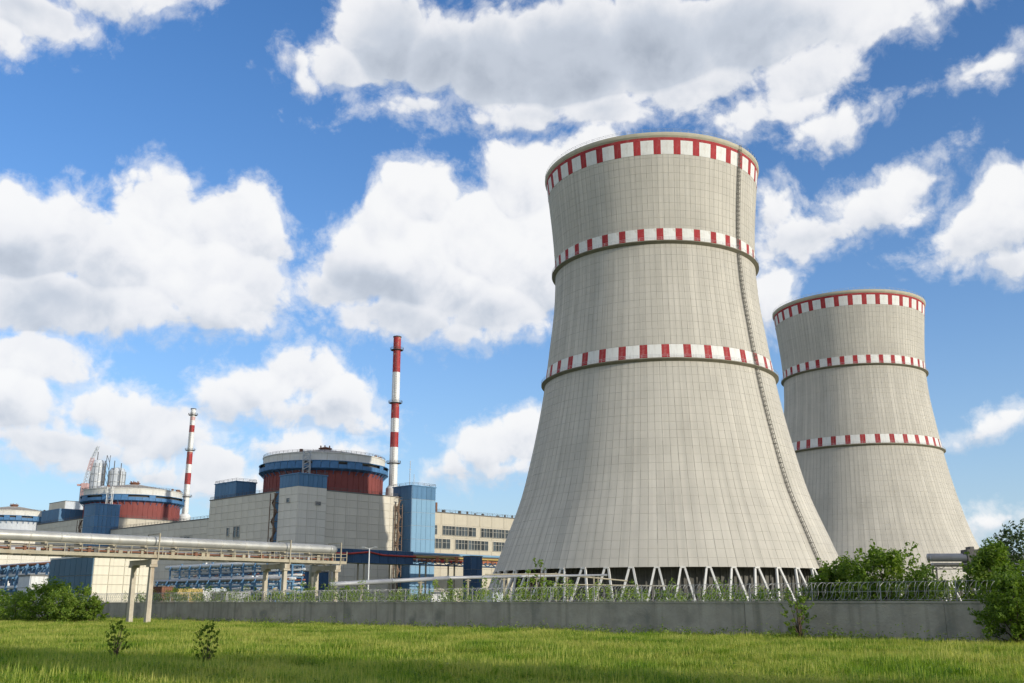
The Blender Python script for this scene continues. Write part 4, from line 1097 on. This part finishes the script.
# lamp posts
def lamp_post(px, Y, h, label):
    c = spot(px, 590, Y); b = tag(empty('lamp_post', (c.x, Y, 0)), label, 'lamp post', 'lamp posts of the works yard')
    mb = MB(); mb.tube([(0, 0, 0), (0, 0, h * .5), (0, 0, h)], [.22, .17, .11], 8); mb.build('pole', M['white'], b, smooth=True)
    mb = MB(); mb.bar((0, 0, h - .1), (1.5, 0, h + .25), .1); mb.bar((0, 0, h - .1), (-1.5, 0, h + .25), .1); mb.build('arm', M['white'], b)
    for sx in (-1, 1):
        mb = MB(); mb.box(sx * 1.5 - .45, -.2, h + .15, sx * 1.5 + .45, .2, h + .38); mb.build('lamp', M['steel'], b)
lamp_post(368, 250, 15.0, 'white lamp post in front of the shaded reactor facade')

# ------------------------------------------------------------------ construction site far behind on the left
st = tag(empty('silo_tower', spot(97, 590, 800).xy.to_3d(), 0), 'pale grey cluster of tall round silos far behind the second drum', 'silo')
def silo(cx, cy, r_, z0, z1, mt='pale'):
    q = MB(); q.lathe([(r_, z0), (r_, z1), (r_ * .75, z1 + 2.5), (.2, z1 + 3.4)], 24, c=(cx, cy)); q.build('silo', M[mt], st, smooth=False)
    q = MB()
    for z in np.arange(z0 + 5, z1, 6): q.lathe([(r_ + .05, z), (r_ + .35, z + .1), (r_ + .35, z + .5), (r_ + .05, z + .6)], 24, c=(cx, cy))
    for k in range(12): t = 2 * math.pi * k / 12; q.bar((cx + (r_ + .2) * math.cos(t), cy + (r_ + .2) * math.sin(t), z0), (cx + (r_ + .2) * math.cos(t), cy + (r_ + .2) * math.sin(t), z1), .35)
    q.build('silo_frame', M['steel'], st)
silo(-9, 0, 5.4, 0, 110); silo(5.5, 3, 6.4, 0, 104); silo(-19, 10, 6.0, 0, 92)
q = MB()
for x, h in ((-9, 119), (-2.5, 112), (5, 112), (10.5, 110)): q.bar((x, -3, 60), (x, -3, h), .5)
for z in range(62, 116, 6): q.bar((2.2, -6, z), (-.4, -6, z + 6), .3); q.bar((-.4, -6, z), (-.4, -6, z + 6), .35); q.bar((2.2, -6, z), (2.2, -6, z + 6), .35)
q.build('mast', M['dark_steel'], st)
cr = tag(empty('tower_crane', spot(74, 590, 780).xy.to_3d(), 0), 'red and white lattice crane with raised jib at far left', 'crane')
def lattice(q, a, b, w, n, mi=None):
    a, b = Vector(a), Vector(b); d = (b - a).normalized(); x = d.cross(Vector((0, 1, 0))).normalized() * w / 2; y = Vector((0, 1, 0)) * w / 2
    cs = [x + y, x - y, -x - y, -x + y]
    for c in cs: q.bar(a + c, b + c, .28)
    for k in range(n):
        p0, p1 = a.lerp(b, k / n), a.lerp(b, (k + 1) / n)
        for i in range(4): q.bar(p0 + cs[i], p1 + cs[(i + 1) % 4], .2); q.bar(p0 + cs[i], p0 + cs[(i+1) % 4], .2)
for k in range(8):
    q = MB(); lattice(q, (0, 0, k * 11.5), (0, 0, (k + 1) * 11.5), 4.0, 4); q.build('mast_section', M['faded_hazed_red'] if k == 7 else M['steel'], cr)
jp = [(0, 0, 92), (1.5, 0, 102), (3.5, 0, 112), (7, 0, 121)]
for k in range(3):
    q = MB(); lattice(q, jp[k], jp[k + 1], 2.6 - k * .5, 4); q.build('jib_section', M['pale'] if k != 1 else M['faded_hazed_red'], cr)  # pale grey and muted red paint in the distance haze on the crane
q = MB(); q.box(-2.5, -2, 88, 2, 2, 92); q.box(-6, -1.2, 90, -2.5, 1.2, 91.5); q.build('cab', M['faded_hazed_red'], cr)
q = MB(); q.lathe([(5.5, 0), (5.5, 86), (4, 90), (.2, 91)], 20, c=(12, 6)); q.build('lift_core', M['pale'], cr)
low_building('scaffold_block', spot(78, 590, 740).x - 14, 735, GRID, 26, 30, 74, 'pale', 'panel_grey', 'grey unfinished block at the foot of the red crane', 'building', 6.5, 6.2)

# ------------------------------------------------------------------ plants
# bushes behind the wall at right
def at_wall(px, behind):
    """point behind (+) or before (-) the wall on the sight line through px"""
    d, _ = look(px, 605); k = (74.6 + behind * math.sqrt(2)) / (d.x + d.y)
    return Vector((d.x * k, d.y * k, 0))
p = at_wall(846, 3.6); bush('bush', p, 2.2, 4.7, 80, 7800, .17, M['leaf'], 'leafy green bush behind the wall, nearest to the large tower foot', 'bush', 'leafy bushes by the wall', seed=1, low=.2, clump=.26)
p = at_wall(890, 3.0); bush('bush', p, 2.3, 5.4, 90, 8800, .17, M['leaf'], 'tallest green bush behind the wall, before the far tower', 'bush', 'leafy bushes by the wall', seed=2, low=.2, clump=.25)
p = at_wall(928, 2.2); bush('bush', p, 1.2, 4.1, 34, 2300, .15, M['leaf_weed'], 'loose pale green bush behind the wall before the grey gallery', 'bush', 'leafy bushes by the wall', seed=3, low=.3)
p = at_wall(820, 2.6); bush('bush', p, 1.2, 3.9, 30, 2300, .16, M['leaf'], 'low bush behind the wall at the end of the tower columns', 'bush', 'leafy bushes by the wall', seed=4, low=.3)
# trees at the right edge, partly before the wall
p = at_wall(998, 1.5); bush('tree', p, 1.75, 5.0, 96, 10400, .145, M['leaf'], 'dense green tree behind the wall at the right edge', 'tree', 'trees at the right edge', seed=5, low=.3, tint0=.42, flat=.9, clump=.24)
p = at_wall(1014, -1.5); bush('bush', p, 1.6, 3.5, 100, 9800, .13, M['leaf'], 'dark lower bush before the wall at the right edge', 'bush', seed=6, low=.16, tint0=.34, flat=.9, clump=.23)
p = at_wall(1024, 9); bush('tree', p, 2.0, 6.4, 64, 4600, .18, M['leaf_far'], 'greyish green tree behind the wall, cut by the right edge', 'tree', 'trees at the right edge', seed=7, low=.2, tint0=.7)
# left bush group before the wall
for i, (px, Y, sp_, h, n, lb) in enumerate(((18, 106, 2.9, 3.3, 40, 'lowest leafy bush at the left edge of the field'), (48, 104, 2.6, 4.5, 50, 'tallest bright bush in front of the blue workshop at left'), (72, 101, 2.3, 4.1, 50, 'bushy shrub below the blue wall of the cream shed'), (92, 100, 1.5, 2.6, 24, 'small bush nearest to the bridge columns'))):
    c = spot(px, 600, Y); bush('bush', (c.x, Y, 0), sp_, h, int(n * 1.5), n * 95, .2, M['leaf'] if i % 2 else M['leaf_weed'], lb, 'bush', 'bushes at the left edge', seed=20 + i, low=.08, clump=.25)
c = spot(-8, 600, 112); bush('bush', (c.x, 112, 0), 3.4, 3.4, 40, 2400, .28, M['leaf_weed'], 'pale bush cut by the left picture edge', 'bush', 'bushes at the left edge', seed=27)
# sapling before the wall and two dark little shrubs in the grass
p = at_wall(797, -1.6); bush('sapling', p, .8, 3.0, 34, 900, .12, M['leaf_weed'], 'thin bright green sapling against the wall', 'sapling', seed=31, low=.12, stems=5, clump=.2)
bush('shrub', (-14.2, 37.5, 0), .40, 1.5, 64, 1300, .055, M['leaf'], 'small dark shrub in the grass near the bridge columns', 'shrub', 'small shrubs in the meadow', seed=32, tint0=.3, low=.12, clump=.13, stems=8)
bush('shrub', (-10.2, 35.0, 0), .40, 1.45, 64, 1300, .055, M['leaf'], 'small dark shrub in the grass right of the first', 'shrub', 'small shrubs in the meadow', seed=33, tint0=.3, low=.12, clump=.13, stems=8)
# single young trees and tall weeds behind the wall
for i, (px, beh, h, sp_, lb) in enumerate(((255, 6, 3.9, .9, 'yellow green sapling behind the wall left of the middle trestle'), (302, 7, 4.2, 1.3, 'bright sapling between the middle and last trestle'), (345, 5, 3.9, .9, 'sapling behind the wall just right of the bridge end'), (402, 6, 3.6, 1.0, 'sapling under the silver pipe near the lit facade'), (450, 7, 4.1, .9, 'tall thin sapling before the narrow blue building'), (422, 5, 3.3, .8, 'low sapling left of the tall thin one'), (527, 30, 6.0, 1.3, 'young tree at the left foot of the large tower'), (541, 34, 7.2, 1.2, 'taller young tree against the tower shell'), (665, 7, 3.0, .8, 'low sapling before the middle tower columns'), (765, 6, 3.3, .9, 'sapling before the right tower columns'))):
    bush('sapling', at_wall(px, beh), sp_, h, 18, 620, .17 if h < 6 else .22, M['leaf_weed'], lb, 'sapling', 'saplings behind the wall', seed=40 + i, low=.2, clump=.3)

def weed_strip():
    rng = np.random.default_rng(77); cs, rs, cnt = [], [], []
    for s in np.arange(-120, 10, .34):
        for _ in range(2):
            b = rng.uniform(.7, 9); q = wall_pt(s + rng.uniform(-.3, .3), -b)
            top = rng.uniform(2.1, 3.05) + .5 * math.sin(s * .33) * math.sin(s * .117 + 1) + .12 * (rng.random() < .1) * 6 
            r_ = rng.uniform(.22, .5)
            cs.append((q.x, q.y, top - r_ * .6)); rs.append(r_); cnt.append(44)
            cs.append((q.x, q.y, top * .5)); rs.append(r_ * 1.3); cnt.append(9)
    o = link('tall_weeds', leaf_mesh('tall_weeds', leaves(cs, rs, cnt, .15, rng, 1.5, .5, .6), M['leaf_weed']))
    tag(o, 'tall green weeds growing along the back of the wall', 'weeds', kind='stuff')
weed_strip()
# distant wood on the horizon
def far_wood():
    rng = np.random.default_rng(5); cs, rs, cnt = [], [], []
    for x in np.arange(-1300, 1500, 9):
        y = 1500 + rng.uniform(-60, 60); h = rng.uniform(9, 17); cs.append((x, y, h * .55)); rs.append(h * .62); cnt.append(42)
    o = link('far_wood', leaf_mesh('far_wood', leaves(cs, rs, cnt, 3.4, rng, 1.0, .4, .5, .2), M['leaf_far'])); tag(o, 'distant belt of trees on the horizon', 'wood', kind='stuff')
far_wood()

# ------------------------------------------------------------------ meadow grass
def tuft_mesh(i, rng, n, hgt, spread, dry, broad=.3):
    V, F, T = [], [], []
    for _ in range(n):
        a = rng.uniform(0, 2*math.pi); r_ = spread * math.sqrt(rng.random()); x, y = r_*math.cos(a), r_*math.sin(a)
        h = hgt * rng.uniform(.45, 1.1); w = rng.uniform(.005, .010) * (1 + hgt); b = rng.uniform(0, 2*math.pi); ln = h * rng.uniform(.4, 2.2)
        dx, dy = math.cos(b), math.sin(b); px_, py_ = -dy * w, dx * w; k = len(V)
        V += [(x - px_, y - py_, -.03), (x + px_, y + py_, -.03), (x + px_*.8 + dx*ln*.3, y + py_*.8 + dy*ln*.3, h*.6), (x - px_*.8 + dx*ln*.3, y - py_*.8 + dy*ln*.3, h*.6), (x + dx*ln, y + dy*ln, h)]
        F += [(k, k+1, k+2), (k, k+2, k+3), (k+3, k+2, k+4)]; t = np.clip(rng.normal(.5, .2), 0, 1); T += [t] * 3
        if rng.random() < broad:                      # small broad leaves of clover, plantain and the like
            q = len(V); hz = h * rng.uniform(.3, .8); e = rng.uniform(.015, .034); c = (x + rng.normal(0, .05), y + rng.normal(0, .05)); g_ = rng.uniform(0, 6.28); cg, sg = math.cos(g_) * e, math.sin(g_) * e
            V += [(c[0] + cg, c[1] + sg, hz + .3 * e), (c[0] - sg, c[1] + cg, hz), (c[0] - cg, c[1] - sg, hz + .5 * e), (c[0] + sg, c[1] - cg, hz)]
            F += [(q, q+1, q+2), (q, q+2, q+3)]; T += [np.clip(rng.normal(.45, .2), 0, 1)] * 2
        if dry and rng.random() < .3:                 # seed head
            q = len(V); c = (x + dx*ln*.9, y + dy*ln*.9); hh = h * 1.25
            V += [(c[0] - .012, c[1], hh - .16), (c[0] + .012, c[1], hh - .16), (c[0], c[1], hh + .02), (c[0], c[1], h * .3)]
            F += [(q, q+1, q+2), (q, q+3, q+1)]; T += [1.0] * 2
    return leaf_mesh('grass_tuft', (np.array(V), np.array(F), np.array(T)), M['grass'])
def grass_material():
    m = leaf_material('meadow_grass', (0.075, 0.16, 0.010), (0.19, 0.295, 0.020), (0.44, 0.43, 0.11), .42)
    nt = m.node_tree; N, L = nt.nodes.new, nt.links.new
    ramp = next(n for n in nt.nodes if n.type == 'VALTORGB'); at = next(n for n in nt.nodes if n.type == 'ATTRIBUTE')
    geo = N('ShaderNodeNewGeometry'); n1 = N('ShaderNodeTexNoise'); n1.inputs['Scale'].default_value = .22; n1.inputs['Detail'].default_value = 7; n1.inputs['Roughness'].default_value = .72
    mp = N('ShaderNodeMapping'); mp.inputs['Scale'].default_value = (1, .55, 0); L(geo.outputs['Position'], mp.inputs[0]); L(mp.outputs[0], n1.inputs['Vector'])
    oi = N('ShaderNodeObjectInfo')
    a = N('ShaderNodeMath'); a.operation = 'MULTIPLY_ADD'; L(n1.outputs['Fac'], a.inputs[0]); a.inputs[1].default_value = 2.9; a.inputs[2].default_value = -1.52
    b = N('ShaderNodeMath'); b.operation = 'MULTIPLY_ADD'; L(oi.outputs['Random'], b.inputs[0]); b.inputs[1].default_value = .3; L(a.outputs[0], b.inputs[2])
    c = N('ShaderNodeMath'); c.operation = 'ADD'; c.use_clamp = True; L(b.outputs[0], c.inputs[0]); 
    h = N('ShaderNodeMath'); h.operation = 'MULTIPLY'; L(at.outputs['Fac'], h.inputs[0]); h.inputs[1].default_value = .8; L(h.outputs[0], c.inputs[1])
    L(c.outputs[0], ramp.inputs[0])
    return m
M['grass'] = grass_material()

def meadow():
    rng = np.random.default_rng(3)
    col = bpy.data.collections.new('grass_tufts')        # kept out of the scene: only its instances show
    for i in range(6):
        me = tuft_mesh(i, rng, 46, (.07, .10, .12, .16, .08, .28)[i], (.24, .27, .30, .28, .34, .2)[i], i in (3, 5), (.9, .4, .8, .3, 1.0, .3)[i])
        col.objects.link(bpy.data.objects.new('grass_tuft', me))
    # patch of field in front of the wall, in strips so that the near part is denser
    mb = MB(); far = 74.0
    xs = np.linspace(-84, 46, 66); ys = np.linspace(16, 124, 62)
    for x0, x1 in zip(xs[:-1], xs[1:]):
        for y0, y1 in zip(ys[:-1], ys[1:]):
            if (x0 + x1) / 2 + (y0 + y1) / 2 > 73.2 or abs((x0 + x1) / 2) > .72 * y1 + 6: continue
            mb.add([(x0, y0, .004), (x1, y0, .004), (x1, y1, .004), (x0, y1, .004)], [(0, 1, 2, 3)])
    o = mb.build('meadow_grass', M['grass'])
    tag(o, 'long uneven meadow grass in front of the wall', 'grass', kind='stuff')
    ng = bpy.data.node_groups.new('meadow', 'GeometryNodeTree')
    ng.interface.new_socket('Geometry', in_out='INPUT', socket_type='NodeSocketGeometry'); ng.interface.new_socket('Geometry', in_out='OUTPUT', socket_type='NodeSocketGeometry')
    N, L = ng.nodes.new, ng.links.new
    gi, go = N('NodeGroupInput'), N('NodeGroupOutput')
    pos = N('GeometryNodeInputPosition'); noi = N('ShaderNodeTexNoise'); noi.inputs['Scale'].default_value = .5; noi.inputs['Detail'].default_value = 4; L(pos.outputs[0], noi.inputs['Vector'])
    dn = N('ShaderNodeMapRange'); L(noi.outputs['Fac'], dn.inputs['Value']); dn.inputs['From Min'].default_value = .3; dn.inputs['From Max'].default_value = .65; dn.inputs['To Min'].default_value = 13; dn.inputs['To Max'].default_value = 32
    dp = N('GeometryNodeDistributePointsOnFaces'); L(gi.outputs[0], dp.inputs['Mesh']); L(dn.outputs[0], dp.inputs['Density']); dp.inputs['Seed'].default_value = 5
    ci = N('GeometryNodeCollectionInfo'); ci.inputs['Collection'].default_value = col; ci.inputs['Separate Children'].default_value = True; ci.inputs['Reset Children'].default_value = True
    io = N('GeometryNodeInstanceOnPoints'); L(dp.outputs['Points'], io.inputs['Points']); L(ci.outputs[0], io.inputs['Instance']); io.inputs['Pick Instance'].default_value = True
    rv = N('FunctionNodeRandomValue'); rv.data_type = 'FLOAT_VECTOR'; rv.inputs['Min'].default_value = (-.12, -.12, 0); rv.inputs['Max'].default_value = (.12, .12, 6.28); L(rv.outputs['Value'], io.inputs['Rotation'])
    noi2 = N('ShaderNodeTexNoise'); noi2.inputs['Scale'].default_value = .22; noi2.inputs['Detail'].default_value = 4; L(pos.outputs[0], noi2.inputs['Vector'])
    sc = N('ShaderNodeMapRange'); L(noi2.outputs['Fac'], sc.inputs['Value']); sc.inputs['From Min'].default_value = .3; sc.inputs['From Max'].default_value = .7; sc.inputs['To Min'].default_value = .6; sc.inputs['To Max'].default_value = 1.5
    L(sc.outputs[0], io.inputs['Scale'])
    jn = N('GeometryNodeJoinGeometry'); L(io.outputs[0], jn.inputs[0]); L(jn.outputs[0], go.inputs[0])
    md = o.modifiers.new('grass', 'NODES'); md.node_group = ng
meadow()
def meadow_weeds():
    rng = np.random.default_rng(12); cs, rs, cnt = [], [], []
    while len(cs) < 2600:
        y = 24 + 75 * rng.random() ** 1.4; x = rng.uniform(-.58, .56) * y
        if x + y > 73: continue
        h = rng.uniform(.07, .2) * (2.0 if rng.random() < .07 else 1); cs.append((x, y, h * .7)); rs.append(h * .75); cnt.append(14)
    o = link('meadow_weeds', leaf_mesh('meadow_weeds', leaves(cs, rs, cnt, .055, rng, .9, .9, .5), M['leaf_weed'])); tag(o, 'low leafy weeds scattered through the meadow grass', 'weeds', kind='stuff')
meadow_weeds()
# ranker growth at the foot of the wall
def wall_foot():
    rng = np.random.default_rng(8); cs, rs, cnt = [], [], []
    for s in np.arange(-125, 8, .16):
        q = wall_pt(s, .5 + rng.exponential(.8)); h = rng.uniform(.2, .55) * (1.7 if rng.random() < .1 else 1)
        cs.append((q.x, q.y, h * .6)); rs.append(h * .6); cnt.append(20)
    o = link('wall_foot_weeds', leaf_mesh('wall_foot_weeds', leaves(cs, rs, cnt, .11, rng, 1.4, .5, .75), M['leaf_weed'])); tag(o, 'leafy weeds along the foot of the wall', 'weeds', kind='stuff')
wall_foot()

# tall trees to the right of the photographer: their shade lies over the near grass
for i, (x, y, h, lb) in enumerate(((19.5, 9.5, 14.5, 'tall leafy tree right of the camera, nearest to the wall'), (26, 5.5, 15.5, 'tall leafy tree second in the row right of the camera'), (33, 1.5, 14, 'tall leafy tree third in the row right of the camera'), (41, -3, 15, 'tall leafy tree last in the row right of the camera'))):
    bush('shade_tree', (x, y, 0), 4.6, h, 110, 15000, .42, M['leaf'], lb, 'tree', 'shade trees outside the picture', seed=70 + i, low=.25, clump=.22, stems=8)
